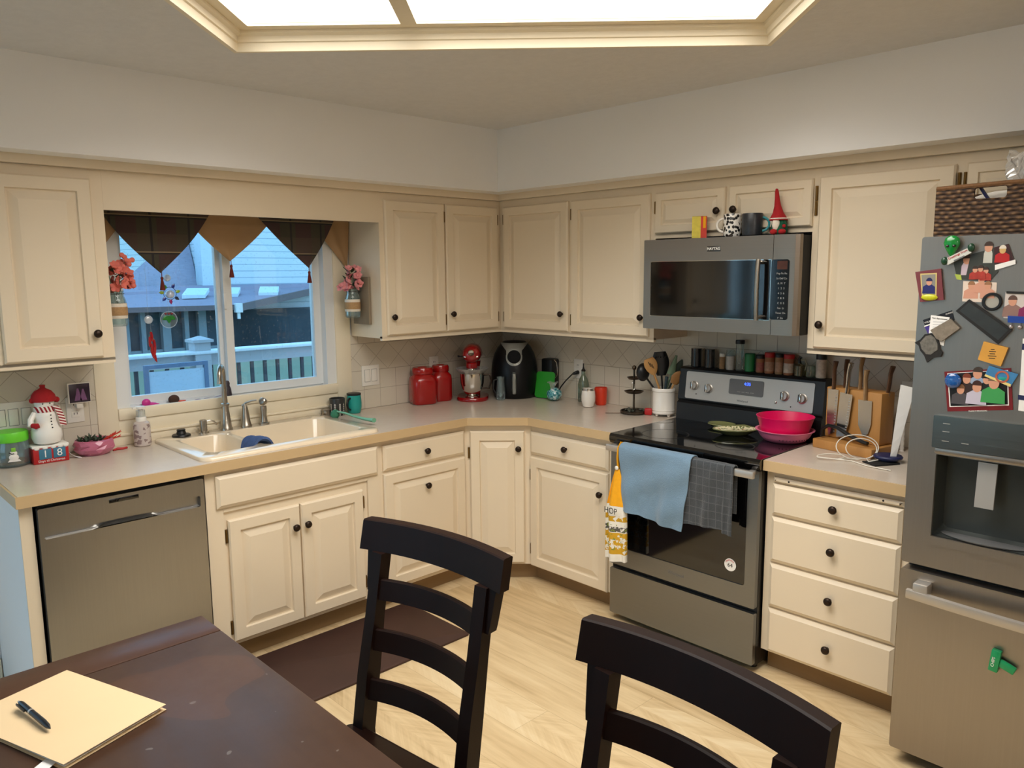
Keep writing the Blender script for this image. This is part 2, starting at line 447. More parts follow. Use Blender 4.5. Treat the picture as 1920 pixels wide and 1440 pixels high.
# ceiling with the recessed light well (turned 45 degrees to the walls)
q = math.sqrt(.5); e1 = Vector((q, -q, 0)); e2 = Vector((-q, -q, 0)); P0 = Vector((-2.168, -.938, 0)); WL, WW = 1.878, 1.42
def well(i, z): return [tuple(P0 + e1*a + e2*b + Vector((0, 0, z))) for a, b in ((i, i), (WL-i, i), (WL-i, WW-i), (i, WW-i))]
mb = MB(); mb.fill([[(XL, 0, H), (0, 0, H), (0, YB, H), (XL, YB, H)], well(0, H)])
mb.box(XL, 0, YB, 0, H+.2, H+.3)
struct(mb.build('ceiling', ceil_m, smooth=False))
lightbox = thing('ceiling_light', 'recessed fluorescent light box with cream trim set in the ceiling', 'ceiling light', tuple(P0 + e1*WL/2 + e2*WW/2 + Vector((0, 0, H))))
lm = Matrix.Translation(-lightbox.location)
mb = MB(); mb.x = lm
mb.loft([well(-.004, H-.004), well(.012, H-.004), well(.014, H+.024), well(.020, H+.027), well(.022, H+.045), well(.034, H+.052), well(.036, H+.075), well(-.004, H+.08)], False, False)
mb.build('cove_trim', cream_int, lightbox, smooth=False)
def wbox(a0, a1, b0, b1, z0, z1):
    return [[tuple(P0 + e1*a + e2*b + Vector((0, 0, z))) for a, b in ((a0, b0), (a1, b0), (a1, b1), (a0, b1))] for z in (z0, z1)]
mb = MB(); mb.x = lm; i0, zf = .034, H+.062; D0, D1 = .60, .655
for r in ((i0, WL-i0, i0, .075), (i0, WL-i0, WW-.075, WW-i0), (i0, .075, .075, WW-.075), (WL-.075, WL-i0, .075, WW-.075), (D0, D1, .075, WW-.075)):
    mb.loft(wbox(*r, zf, zf+.02))
mb.build('panel_frame', cream_int, lightbox, smooth=False)
def mk_diff():
    g = N('lit_diffuser'); n = g.noise(2.2, 2)
    g.set(Base_Color=(.8, .78, .74, 1), Emission_Color=g.mix(n, lin((255, 243, 228)), lin((255, 249, 240))), Emission_Strength=LIGHT_W)
    return g.m
diff_m = mk_diff()
for a0, a1 in ((.075, D0), (D1, WL-.075)):
    mb = MB(); mb.x = lm; mb.loft(wbox(a0-.004, a1+.004, .071, WW-.071, zf+.010, zf+.014)); mb.build('diffuser_panel', diff_m, lightbox, smooth=False)
    c_ = P0 + e1*(a0+a1)/2 + e2*WW/2
    area('tube_light', (c_.x, c_.y, zf+.008), (0, 0, -PI/4), a1-a0, WW-.15, TUBE_W*(a1-a0)/(WL-.2), (1.0, .975, .93), spread=math.radians(146))
# added fill lamp, unseen behind the camera, to lift walls and steel
dl = thing('fill_dome', 'added fill lamp, an unseen white dome on the dining end of the ceiling', 'ceiling light', (-2.9, -5.3, H))
mb = MB(); mb.lathe([(.17, 0), (.175, -.012), (.165, -.022), (0, -.022)], 32); mb.build('base_plate', white_plastic, dl)
gl_ = N('fill_dome_glow'); gl_.set(Base_Color=(.85, .83, .8, 1), Emission_Color=lin((255, 246, 234)), Emission_Strength=gl_.f('ADD', FILL_W, gl_.f('MULTIPLY', gl_.noise(6, 2), 1.0)))
mb = MB(); mb.lathe([(.160, -.022), (.158, -.05), (.13, -.085), (.08, -.105), (0, -.112)], 32); mb.build('glass_dome', gl_.m, dl)
# soffit over the wall cabinets
S = .444; ZS = 2.112
mb = MB(); mb.prism([(-3.6, 0), (0, 0), (0, -3.85), (-S, -3.85), (-S, -S), (-3.6, -S)], ZS, H); struct(mb.build('soffit', wallm, smooth=False))
mb = MB(); mb.prism([(-3.12, -.31), (-.31, -.31), (-.31, -3.75), (-.335, -3.75), (-.335, -.335), (-3.12, -.335)], 2.078, ZS)
struct(mb.build('trim_1', cream, smooth=False))
mb = MB(); mb.box(-2.45, -1.15, -.306, -.286, 1.925, ZS); struct(mb.build('trim_2', cream))
# tile splashbacks
mb = MB(); mb.box(-3.05, -2.455, -.010, 0, .915, 1.335); mb.box(-1.16, -.01, -.010, 0, .915, 1.335); struct(mb.build('backsplash_back', tile_m))
mb = MB(); mb.box(.01, 2.80, -.010, 0, .90, 1.83); o = struct(mb.build('backsplash_right', tile_m)); o.rotation_euler = (0, 0, WB)
# baseboards of the open room
mb = MB(); mb.box(XL, -4.75, -.015, 0, 0, .09); mb.box(-3.35, -2.9, -.015, 0, 0, .09); struct(mb.build('baseboard_back', cream_int))
mb = MB(); mb.box(XL, XL+.015, YB, -1.925, 0, .09); mb.box(XL, XL+.015, -.175, -.02, 0, .09); struct(mb.build('baseboard_left', cream_int))
mb = MB(); mb.box(XL, 0, YB, YB+.015, 0, .09); struct(mb.build('baseboard_front', cream_int))
mb = MB(); mb.box(-.015, 0, YB, -3.76, 0, .09); struct(mb.build('baseboard_right', cream_int))

# ------------------------------------------------------------------ kitchen window
win = sroot('window_1', (-1.81, 0, 1.5))
def wpart(name, mat, fn, label=None):
    mb = MB(); mb.x = Matrix.Translation((1.81, 0, -1.5)); fn(mb); return struct(mb.build(name, mat, win, label))
def f(mb):
    mb.box(-2.455, -2.37, -.016, 0, .958, 1.99, .003); mb.box(-1.25, -1.16, -.016, 0, .958, 1.99, .003)
    mb.box(-2.37, -1.25, -.012, 0, .958, 1.030, .002); mb.box(-2.37, -1.25, -.022, 0, 1.026, 1.078, .006); mb.box(-2.37, -1.25, -.016, 0, 1.94, 2.02)
    mb.box(-2.40, -1.22, -.028, 0, .955, .968, .004)
wpart('window_casing', cream_int, f)
def f(mb):
    mb.box(-2.37, -2.315, -.006, .15, 1.035, 2.02); mb.box(-1.305, -1.25, -.006, .15, 1.035, 2.02); mb.box(-2.315, -1.305, .0, .15, 1.97, 2.02); mb.box(-2.315, -1.305, -.002, .15, 1.035, 1.064)
    mb.box(-2.315, -1.305, .05, .12, 1.064, 1.078)
wpart('window_frame', white_vinyl, f)
wpart('window_sash', white_vinyl, lambda mb: mb.rect_ring(-2.315, -1.815, 1.078, 1.97, .036, .078, .108))
wpart('window_sash', white_vinyl, lambda mb: mb.rect_ring(-1.832, -1.305, 1.078, 1.97, .040, .040, .072))
wpart('window_pane', pane_m, lambda mb: mb.box(-2.282, -1.848, .091, .095, 1.112, 1.936))
wpart('window_pane', pane_m, lambda mb: mb.box(-1.795, -1.343, .054, .058, 1.116, 1.932))
wpart('window_latch', white_vinyl, lambda mb: mb.box(-1.838, -1.822, .028, .042, 1.50, 1.58, .004))
# patio door left of the counter run
def patio_door(name, loc, rz, w_):
    dr = sroot(name, loc, rz); h = w_/2
    def dpart(nm, mat, fn):
        mb = MB(); fn(mb); return struct(mb.build(nm, mat, dr))
    dpart('door_frame', white_vinyl, lambda mb: mb.rect_ring(-h, h, 0, 2.06, .05, -.02, .15))
    dpart('door_sash', white_vinyl, lambda mb: mb.rect_ring(-h+.05, .03, .05, 2.01, .07, .04, .08))
    dpart('door_sash', white_vinyl, lambda mb: mb.rect_ring(-.03, h-.05, .05, 2.01, .07, .09, .13))
    dpart('door_pane', pane_m, lambda mb: mb.box(-h+.11, -.03, .058, .062, .12, 1.94)); dpart('door_pane', pane_m, lambda mb: mb.box(.03, h-.11, .108, .112, .12, 1.94))
patio_door('door_1', (-4.05, 0, 0), 0, 1.4)
patio_door('door_2', (XL, -1.05, 0), PI/2, 1.75)

# ------------------------------------------------------------------ outside the window
ext_light = M('pale_blue_siding', (196, 214, 224), 0.7, var=0.03)
def mk_siding():
    g = N('lap_siding'); x, y, z = g.xyz(); fr = g.f('FRACT', g.f('DIVIDE', z, .115))
    g.set(Base_Color=g.mix(g.f('LESS_THAN', fr, .12), lin((206, 222, 230)), lin((160, 182, 196))), Roughness=.7); g.bump(fr, .5, .02); return g.m
siding = mk_siding()
shingle = M('grey_shingle', (150, 150, 166), 0.9, var=0.2, scale=9, stretch=(1, 1, 5))
porch_shingle = M('mauve_shingle', (140, 134, 150), 0.9, var=0.12, scale=6)
fascia_m = M('brown_fascia', (104, 92, 96), 0.7, var=0.1)
screen_m = M('porch_screen_dark', (66, 78, 88), 0.85, var=0.5, scale=1.6)
screen_post = M('porch_post', (126, 140, 150), 0.8, var=0.1)
rail_m = M('grey_composite_rail', (170, 172, 176), 0.6, var=0.06)
rail_snow = M('wet_rail_cap', (214, 220, 224), 0.5, var=0.08)
baluster_m = M('dark_baluster', (44, 50, 58), 0.5, var=0.1)
mb = MB(); mb.box(-30, 30, .16, 40, -.5, -.35); mb.box(-30, -5.11, -30, .155, -.5, -.35)
def mk_lawn():
    g = N('lawn'); n = g.noise(1.2, 5, None, .7); g.set(Base_Color=g.ramp(n, [(.3, lin((70, 92, 62))), (.7, lin((128, 146, 112)))]), Roughness=1.0); return g.m
struct(mb.build('ground_outside', mk_lawn()))
mb = MB(); mb.box(-4.8, 2.2, .2, 2.4, -.34, -.14); struct(mb.build('terrace_deck', exterior_wood))
mb = MB(); mb.box(-8.5, -5.12, -4, 2.4, -.34, -.05); struct(mb.build('bounce_slab', M('pale_bounce', (206, 206, 204), .8, var=.06)))  # unseen pale slab, added to bounce daylight in through the side door
house = thing('neighbour_house', 'neighbouring house with pale lap siding and screened porch outside the window', 'house', (3, 11, -.8))
hx = Matrix.Translation((-3, -11, .8))
def hpart(name, mat, fn, label=None):
    mb = MB(); mb.x = hx; fn(mb); return mb.build(name, mat, house, label, smooth=False)
hpart('wall', siding, lambda mb: mb.box(2.02, 9, 9.6, 14, -.8, 5.5))
hpart('corner_board', ext_light, lambda mb: mb.box(1.98, 2.35, 9.52, 9.8, -.8, 5.5))
hpart('roof', shingle, lambda mb: mb.loft([[(.2, 9.55, 1.0), (2.0, 9.55, 1.0), (2.0, 10.2, 2.52), (.95, 9.85, 1.70)], [(.2, 9.75, .9), (2.0, 9.75, .9), (2.0, 10.4, 2.42), (.95, 10.05, 1.60)]]))
def ppart(name, mat, fn, label=None):
    mb = MB(); mb.x = hx; fn(mb); return mb.build('porch_' + name, mat, house, label, smooth=False)
top = [(-6, 7, 1.30), (1.42, 7, 1.25), (4.3, 9.55, 1.44), (4.3, 9.6, 1.50), (-6, 9.6, 1.50)]
ppart('roof', porch_shingle, lambda mb: mb.loft([top, [(a, b, c-.03) for a, b, c in top]]))
ppart('fascia', fascia_m, lambda mb: (mb.loft([[(-6, 6.98, 1.30), (1.42, 6.98, 1.25), (1.42, 7.02, 1.25), (-6, 7.02, 1.30)], [(-6, 6.98, 1.24), (1.42, 6.98, 1.18), (1.42, 7.02, 1.18), (-6, 7.02, 1.24)]]),
     mb.loft([[(1.42, 6.98, 1.25), (4.3, 9.53, 1.45), (4.28, 9.57, 1.45), (1.39, 7.02, 1.25)], [(1.42, 6.98, 1.15), (4.3, 9.53, 1.33), (4.28, 9.57, 1.33), (1.39, 7.02, 1.15)]])))
ppart('screen_wall', screen_m, lambda mb: (mb.box(-6, 1.35, 7.4, 7.5, -.8, 1.25), mb.box(1.3, 4.3, 9.35, 9.5, -.8, 1.06)))
for k, xx in enumerate((-.35, -.02, .22, .52, .80, 1.02, 1.36)):
    ppart('post', screen_post, lambda mb: mb.box(xx-.03-.02*(k % 2), xx+.03+.03*(k % 2), 7.3, 7.4, -.8, 1.2))
ppart('knee_wall', M('pale_knee_wall', (150, 166, 150), .8, var=.25, scale=2), lambda mb: mb.box(-6, 4.3, 7.2, 7.28, -.4, .44))
ppart('cross_rail', screen_post, lambda mb: mb.box(-6, 1.36, 7.33, 7.38, .62, .66))
ppart('gutter_end', rail_snow, lambda mb: (mb.box(1.36, 1.46, 6.93, 7.0, 1.14, 1.27), mb.box(1.39, 1.43, 6.95, 6.98, 1.05, 1.15)))
for xx, yy in ((.95, 8.1), (1.55, 8.3), (2.3, 8.45)):
    ppart('skylight', ext_light, lambda mb: mb.loft([[(xx, yy-.3, 1.385), (xx+.34, yy-.3, 1.38), (xx+.62, yy+.2, 1.47), (xx+.28, yy+.2, 1.475)], [(xx, yy-.3, 1.33), (xx+.34, yy-.3, 1.33), (xx+.62, yy+.2, 1.41), (xx+.28, yy+.2, 1.41)]]))
rail = thing('deck_railing', 'grey deck railing with wet cap and dark balusters outside the window', 'railing', (-.9, 2.2, -.14))
rx = Matrix.Translation((.9, -2.2, .14))
def rpart(name, mat, fn, label=None):
    mb = MB(); mb.x = rx; fn(mb); return mb.build(name, mat, rail, label)
rpart('cap_rail', rail_snow, lambda mb: mb.box(-4, 1.6, 2.12, 2.27, 1.075, 1.10, .006), 'wet pale cap rail')
rpart('top_rail', rail_m, lambda mb: mb.box(-4, 1.6, 2.17, 2.22, .985, 1.07))
rpart('bottom_rail', rail_m, lambda mb: mb.box(-4, 1.6, 2.17, 2.22, .0, .05))
for xx in (-2.9, -1.10, .72):
    rpart('post', rail_m, lambda mb: (mb.box(xx-.06, xx+.06, 2.13, 2.25, -.14, 1.165), mb.box(xx-.078, xx+.078, 2.11, 2.27, 1.165, 1.185), mb.loft([rrect(xx, 2.19, .15, .15, .01, 1.185), rrect(xx, 2.19, .02, .02, .005, 1.21)])))
for k in range(40):
    xx = -3.0+k*.11
    if min(abs(xx-q_) for q_ in (-2.9, -1.1, .72)) > .08: rpart('baluster', baluster_m, lambda mb: mb.box(xx-.012, xx+.012, 2.183, 2.207, .05, .985))
mesh_sling = M('pale_sling_fabric', (186, 204, 220), 0.8, var=0.06)
pc = thing('patio_chair', 'patio chair with pale sling back on the deck outside the window', 'chair', (-1.54, 1.5, -.14))
mb = MB(); mb.rect_ring(-.205, .205, .45, 1.235, .025, -.015, .015)
mb.build('frame', M('blue_grey_metal', (104, 124, 152), 0.5, 0.3), pc)
mb = MB(); mb.box(-.18, .18, -.006, .006, .48, 1.19); mb.build('back_sling', mesh_sling, pc)
mb = MB(); mb.box(-.2, .2, .0, .42, .43, .455); mb.build('seat', mesh_sling, pc)
for sx in (-.19, .19):
    for yy in (.0, .40):
        mb = MB(); mb.box(sx-.014, sx+.014, yy-.014, yy+.014, 0, .45); mb.build('leg', baluster_m, pc)

# ------------------------------------------------------------------ cabinets
mb = MB(); mb.lathe([(.007, 0), (.006, .010), (.008, .014), (.015, .017), (.0165, .022), (.014, .028), (.007, .031), (.0, .0315)], 18)
kme = None
def _knobmesh():
    bm = mb.bm; bmesh.ops.rotate(bm, verts=bm.verts, cent=(0, 0, 0), matrix=Matrix.Rotation(PI/2, 3, 'X'))
    bmesh.ops.recalc_face_normals(bm, faces=bm.faces)
    me = bpy.data.meshes.new('knob')
    for f_ in bm.faces: f_.smooth = True
    bm.to_mesh(me); bm.free(); me.materials.append(bronze); return me
kme = _knobmesh()
mb = MB(); mb.box(-.006, .006, -.006, .0, -.030, .030, .002); mb.cyl((0, -.007, -.028), (0, -.007, .028), .0045, seg=8)
hobj = mb.build('hinge', brass); hme = hobj.data; bpy.data.objects.remove(hobj)
DOOR = [(0, 0), (0, .012), (.006, .019), (.050, .019), (.053, .008), (.059, .008), (.090, .0185)]
SMALL = [(0, 0), (0, .012), (.005, .019), (.036, .019), (.039, .010), (.044, .010), (.062, .018)]
DRAW = [(0, 0), (0, .010), (.004, .012), (.014, .019)]
def front(root, kind, x0, x1, z0, z1, y, knob=None, hinge=None, rings=None, label=None):
    mb = MB(); mb.raised(x0, x1, z0, z1, y, rings or (DOOR if kind == 'door' else DRAW))
    d = mb.build(kind, cream, root, label, ang=.3)
    if knob:
        k = put('knob', kme, d); k.location = (knob[0], y-.018, knob[1])
    if hinge:
        hx_, zs = hinge
        for z in zs:
            h = put('hinge', hme, d); h.location = (hx_, y, z)
    return d
def base(name, label, loc, rz, w_, sides=True):
    t = thing(name, label, 'cabinet', loc, rz)
    mb = MB(); mb.box(0, w_, -.60, -.575, .10, .874); mb.box(0, .018, -.575, -.012, .10, .87); mb.box(w_-.018, w_, -.575, -.012, .10, .87)
    mb.box(.018, w_-.018, -.575, -.012, .10, .118)
    mb.build('carcass', cream, t)
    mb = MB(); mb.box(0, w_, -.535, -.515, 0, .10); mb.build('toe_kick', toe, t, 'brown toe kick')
    return t
def upper(name, label, loc, rz, w_, z0, z1=2.078):
    t = thing(name, label, 'cabinet', loc, rz)
    mb = MB(); mb.box(0, w_, -.305, -.011, z0, z1); mb.box(0, w_, -.305, -.285, z0-.012, z0+.01)
    mb.build('carcass', cream, t); return t
# --- window wall, below the counter
t = base('sink_cabinet', 'cream sink cabinet with double doors and long false front', (-2.245, 0, 0), 0, .845)
mb = MB(); mb.box(0, .07, -.611, -.6001, .10, .874); mb.box(.775, .845, -.611, -.6001, .10, .874); mb.box(.0705, .7745, -.611, -.6001, .69, .874); mb.build('face_frame', cream, t)
front(t, 'drawer_front', .040, .829, .712, .850, -.611)
front(t, 'door', .085, .412, .118, .652, -.60, (.382, .556), (.079, (.584, .18)))
front(t, 'door', .418, .745, .118, .652, -.60, (.440, .558), (.751, (.587, .19)))
t = base('drawer_door_cabinet', 'cream base cabinet beside the sink cabinet with drawer and centre-knob door', (-1.40, 0, 0), 0, .55)
front(t, 'drawer', .022, .537, .716, .842, -.60, (.275, .780)); front(t, 'door', .022, .537, .120, .700, -.60, (.276, .601))
# --- corner cabinet
t = thing('corner_cabinet', 'cream diagonal corner base cabinet with one narrow door', 'cabinet', (-.725, -.725, 0), -PI/4)
inv = (Matrix.Translation((-.725, -.725, 0)) @ Matrix.Rotation(-PI/4, 4, 'Z')).inverted()
mb = MB(); mb.x = inv; mb.prism([(-.012, -.012), (-.849, -.012), (-.849, -.60), (-.60, -.849), (-.012, -.849)], .10, .874); mb.build('carcass', cream, t, smooth=False)
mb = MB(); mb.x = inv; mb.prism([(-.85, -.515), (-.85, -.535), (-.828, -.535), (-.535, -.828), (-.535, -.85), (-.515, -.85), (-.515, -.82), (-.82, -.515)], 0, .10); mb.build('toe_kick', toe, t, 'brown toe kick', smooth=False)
front(t, 'door', -.148, .140, .112, .838, 0, (.108, .745), (-.155, (.72,)))
# --- range wall, below the counter
t = base('drawer_door_cabinet', 'cream base cabinet left of the range with drawer and right-knob door', (0, -.85, 0), WB, .575)
front(t, 'drawer', .006, .532, .716, .836, -.60, (.266, .782)); front(t, 'door', .006, .532, .100, .700, -.60, (.496, .594), (-.0, (.60, .19)))
t = base('drawer_cabinet', 'cream cabinet of four stacked drawers between range and refrigerator', (0, -2.196, 0), WB, .605)
front(t, 'cutting_board', .032, .530, .826, .846, -.60, label='pull-out board edge with two small holes')

for xx in (.10, .46):
    mbx = MB(); mbx.cyl((xx, -.6195, .838), (xx, -.6185, .838), .004, seg=10); mbx.build('screw_hole', black_matte, t)
for z0, z1, kz in ((.690, .818, .768), (.494, .681, .601), (.302, .484, .404), (.104, .292, .206)): front(t, 'drawer', .030, .528, z0, z1, -.60, (.286, kz))
# --- wall cabinets
t = upper('wall_cabinet', 'cream wall cabinet left of the window', (-3.08, 0, 0), 0, .63, 1.33)
front(t, 'door', .245, .585, 1.345, 2.04, -.305, (.562, 1.44))
t = upper('wall_cabinet', 'cream two-door wall cabinet between the window and the corner', (-1.15, 0, 0), 0, 1.138, 1.33)
front(t, 'door', .028, .418, 1.345, 2.04, -.305, (.058, 1.44), (.424, (1.97, 1.41))); front(t, 'door', .429, .817, 1.345, 2.04, -.305, (.457, 1.44), (.823, (1.97, 1.41)))
t = upper('wall_cabinet', 'cream two-door wall cabinet between the corner and the microwave', (0, -.308, 0), WB, 1.105, 1.33)
front(t, 'door', .044, .547, 1.345, 2.04, -.305, (.511, 1.44), (.038, (1.97, 1.41))); front(t, 'door', .569, 1.079, 1.345, 2.04, -.305, (1.046, 1.44), (.563, (1.97, 1.41)))
t = upper('wall_cabinet', 'short cream two-door wall cabinet above the microwave', (0, -1.413, 0), WB, .785, 1.835)
front(t, 'door', .006, .382, 1.846, 2.037, -.305, (.353, 1.933), (0, (1.97,)), SMALL); front(t, 'door', .402, .786, 1.846, 2.037, -.305, (.436, 1.934), (.798, (1.977, 1.917)), SMALL)
t = upper('wall_cabinet', 'cream single-door wall cabinet between microwave and refrigerator', (0, -2.198, 0), WB, .555, 1.33)
front(t, 'door', .030, .530, 1.345, 2.04, -.305, (.062, 1.443), (.540, (1.98, 1.41)))
t = upper('wall_cabinet', 'cream wall cabinet above the refrigerator behind the wicker basket', (0, -2.753, 0), WB, .98, 1.86)
front(t, 'door', .012, .478, 1.875, 2.04, -.305, None, (.004, (1.98,)), SMALL); front(t, 'door', .488, .955, 1.875, 2.04, -.305, None, None, SMALL)
# --- end panel beside the dishwasher
e = thing('end_panel', 'pale end panel closing the counter left of the dishwasher', 'panel', (-2.895, 0, 0))
mb = MB(); mb.box(0, .042, -.598, -.012, 0, .872); mb.build('panel', wallm, e)  # wall colour, lighter than the cream front strip
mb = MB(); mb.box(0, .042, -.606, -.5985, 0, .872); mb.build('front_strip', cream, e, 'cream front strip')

# ------------------------------------------------------------------ counters
ct = thing('countertop', 'long beige laminate corner countertop holding the sink', 'countertop', (-1.5, -.3, .874))
cx_ = Matrix.Translation((1.5, .3, -.874)); Z0, Z1 = .874, .914
outer = [(-2.899, -.011), (-2.899, -.632), (-.862, -.632), (-.632, -.862), (-.632, -1.425), (-.011, -1.425), (-.011, -.011)]
hole = [(-2.225, -.06), (-2.225, -.585), (-1.40, -.585), (-1.40, -.06)]
mb = MB(); mb.x = cx_
mb.fill([[(a, b, Z1) for a, b in outer], [(a, b, Z1) for a, b in hole]]); mb.fill([[(a, b, Z0) for a, b in outer], [(a, b, Z0) for a, b in hole]])
for lp in (outer, hole): mb.loft([[(a, b, z) for a, b in lp] for z in (Z0, Z1)], False, False)
mb.build('worktop', laminate, ct, smooth=False)
mb = MB(); mb.x = cx_
mb.prism([(-2.907, -.632), (-2.907, -.640), (-.865, -.640), (-.640, -.865), (-.640, -1.425), (-.6325, -1.425), (-.6325, -.8625), (-.8625, -.6325)], Z0-.002, Z1-.001)
mb.prism([(-2.907, -.632), (-2.8995, -.632), (-2.8995, -.011), (-2.907, -.011)], Z0-.002, Z1-.001)
mb.build('edge_band', edge_lam, ct, 'tan edge band of the countertop', smooth=False)
mb = MB(); mb.x = cx_; mb.box(-2.455, -1.16, -.021, -.0115, Z1, .956, .002); mb.build('splash_strip', cream_int, ct)
ct2 = thing('countertop', 'short beige countertop between range and refrigerator', 'countertop', (0, -2.196, .874), WB)
mb = MB(); mb.box(0, .605, -.632, -.011, 0, .040); mb.build('worktop', laminate, ct2)
mb = MB(); mb.box(0, .605, -.640, -.6325, -.002, .039); mb.build('edge_band', edge_lam, ct2, 'tan edge band of the countertop')
# ------------------------------------------------------------------ dishwasher
t = thing('dishwasher', 'stainless steel dishwasher under the left end of the counter', 'dishwasher', (-2.85, 0, 0))
mb = MB(); mb.box(.010, .590, -.595, -.03, .10, .866); mb.build('tub', black_plastic, t)
mb = MB(); mb.box(.012, .588, -.545, -.50, 0, .10); mb.build('kick_panel', black_plastic, t)
def rl(x0, x1, z0, z1, r, y, n=4): return [(a, y, b) for a, b, c in rrect((x0+x1)/2, (z0+z1)/2, x1-x0, z1-z0, r, 0, n)]
mb = MB(); o_ = rl(.008, .594, .108, .855, .006, -.628); h_ = rl(.022, .577, .742, .786, .006, -.628)
mb.fill([o_, h_]); mb.loft([o_, [(a, -.596, b) for a, y_, b in o_]], False, True)
mb.loft([h_, [(a, -.624, b) for a, y_, b in h_], [(a, -.606, b+.002) for a, y_, b in h_]], False, True)
d = mb.build('door', steel_v, t, ang=.5)
mb = MB()   # curled grip lip along the pocket
mb.loft([[(x, -.622+.004*math.cos(PI*(u-.5)) , .743+ .010*math.exp(-((u-.5)/.20)**6)), (x, -.629, .742+.004*math.exp(-((u-.5)/.20)**6)), (x, -.612, .741), (x, -.610, .744)] for x, u in [(.024+.551*k/40, k/40) for k in range(41)]])
mb.build('grip_lip', chrome, d, 'bright lip of the handle pocket')
mb = MB(); mb.box(.240, .345, -.6295, -.6275, .8275, .843, .0008); mb.build('display_window', black_gloss, d)

# ------------------------------------------------------------------ range
RG = thing('range', 'stainless electric range with black glass cooktop', 'stove', (0, -1.428, 0), WB)
mb = MB(); mb.box(.004, .761, -.630, -.02, .03, .893); mb.build('body', black_plastic, RG)
for xx in (.04, .725):
    for yy in (-.58, -.08):
        mb = MB(); mb.cyl((xx, yy, 0), (xx, yy, .032), .018, seg=12); mb.build('foot', black_plastic, RG)
mb = MB(); mb.loft([[(x, -.660, .880), (x, -.664, .888), (x, -.664, .906), (x, -.655, .917), (x, -.085, .917), (x, -.085, .894), (x, -.63, .894), (x, -.645, .872), (x, -.655, .872)] for x in (.000, .765)])
mb.build('cooktop', black_gloss, RG, 'black glass cooktop')
ring_m = M('faint_burner_ring', (40, 40, 42), .2)
for bx, by, br in ((.20, -.50, .11), (.56, -.50, .085), (.20, -.23, .085), (.56, -.23, .11)):
    mb = MB(); mb.lathe([(br-.004, 0), (br, .0003), (br-.004, .0004), (br-.006, .0002)], 40, (bx, by, .917), cap0=False, cap1=False); mb.build('burner_ring', ring_m, RG)
mb = MB(); mb.loft([[(x, -.020, .895), (x, -.128, .895), (x, -.118, 1.000), (x, -.104, 1.010), (x, -.112, 1.020), (x, -.094, 1.172), (x, -.080, 1.182), (x, -.022, 1.182)] for x in (.004, .010, .758, .764)])
bgd = mb.build('backguard', black_plastic, RG, 'black backguard with steel control panel', ang=.4)
def bgy(z): return -.112+.018*(z-1.02)/.152
def bgq(x0, x1, z0, z1, off, r):
    return [(a, bgy(b)-off, b) for a, b, c in rrect((x0+x1)/2, (z0+z1)/2, x1-x0, z1-z0, r, 0)]
mb = MB(); mb.loft([bgq(.047, .719, 1.026, 1.162, 0, .008), bgq(.047, .719, 1.026, 1.162, .003, .008)]); cp = mb.build('control_panel', alu, bgd)
mb = MB(); mb.loft([bgq(.294, .474, 1.073, 1.147, .003, .008), bgq(.294, .474, 1.073, 1.147, .006, .008)]); mb.build('display', grey_plastic, bgd, 'dark display panel with blue clock digits')
digit = M('blue_led', (30, 70, 255), .4, emit=(50, 90, 255), estr=4.0)
tl = (PI/2-.118, 0, 0)
text('4:35', .020, digit, bgd, (.391, bgy(1.127)-.0068, 1.127), tl, 'clock_digits')
text('Whirlpool', .014, ink_grey, bgd, (.370, bgy(1.043)-.0036, 1.043), tl, 'brand_lettering')
text('OVEN   BAKE  BROIL  CLEAN', .007, alu, bgd, (.384, bgy(1.087)-.0066, 1.087), tl, 'key_lettering')
for kx, kz in ((.097, 1.093), (.180, 1.086), (.580, 1.091), (.665, 1.088)):
    mb = MB(); mb.x = Matrix.Translation((kx, bgy(kz)-.003, kz)) @ Matrix.Rotation(PI/2-.118, 4, 'X')
    mb.lathe([(.024, 0), (.024, .002), (.020, .004), (.0195, .016), (.018, .018), (0, .018)], 28)
    k = mb.build('knob', alu, bgd)
    mb = MB(); mb.x = Matrix.Translation((kx, bgy(kz)-.003, kz)) @ Matrix.Rotation(PI/2-.118, 4, 'X'); mb.box(-.004, .004, -.019, .019, .017, .026, .002); mb.build('knob_grip', chrome, bgd)
    mb = MB(); mb.x = Matrix.Translation((kx-.006, bgy(kz)-.003, kz)) @ Matrix.Rotation(PI/2-.118, 4, 'X'); mb.box(-.006, .002, -.017, .017, .016, .0184); mb.build('knob_inset', black_plastic, bgd)
for kx, kz in ((.112, 1.052), (.615, 1.045)):
    mb = MB(); mb.ball((kx, bgy(kz)-.004, kz), .003, seg=8, rings=6); mb.build('indicator_lamp', black_matte, bgd)
mb = MB(); mb.ball((.540, bgy(1.057)-.004, 1.057), .007, .004, .007, seg=12, rings=8); mb.build('indicator_lamp', chrome, bgd)
# oven door with window
mb = MB(); o_ = rl(.006, .760, .284, .868, .006, -.655); h_ = rl(.092, .712, .372, .842, .012, -.655)
mb.fill([o_, h_]); mb.loft([o_, [(a, -.631, b) for a, y_, b in o_]], False, True); mb.loft([h_, [(a, -.650, b) for a, y_, b in h_]], False, False)
od = mb.build('oven_door', steel_h, RG, 'stainless oven door', ang=.5)
mb = MB(); mb.loft([rl(.089, .715, .369, .845, .012, -.651), rl(.089, .715, .369, .845, .012, -.646)]); mb.build('oven_window', black_gloss, od, 'dark glass oven window')
mb = MB(); mb.box(.016, .764, -.712, -.692, .846, .876, .004); mb.build('door_handle', alu, od, 'satin bar handle')
for xx in (.03, .735):
    mb = MB(); mb.box(xx-.012, xx+.012, -.694, -.65, .852, .870, .003); mb.build('handle_bracket', alu, od)
text('Whirlpool', .020, ink_grey, od, (.378, -.6556, .328), FRONT, 'brand_lettering')
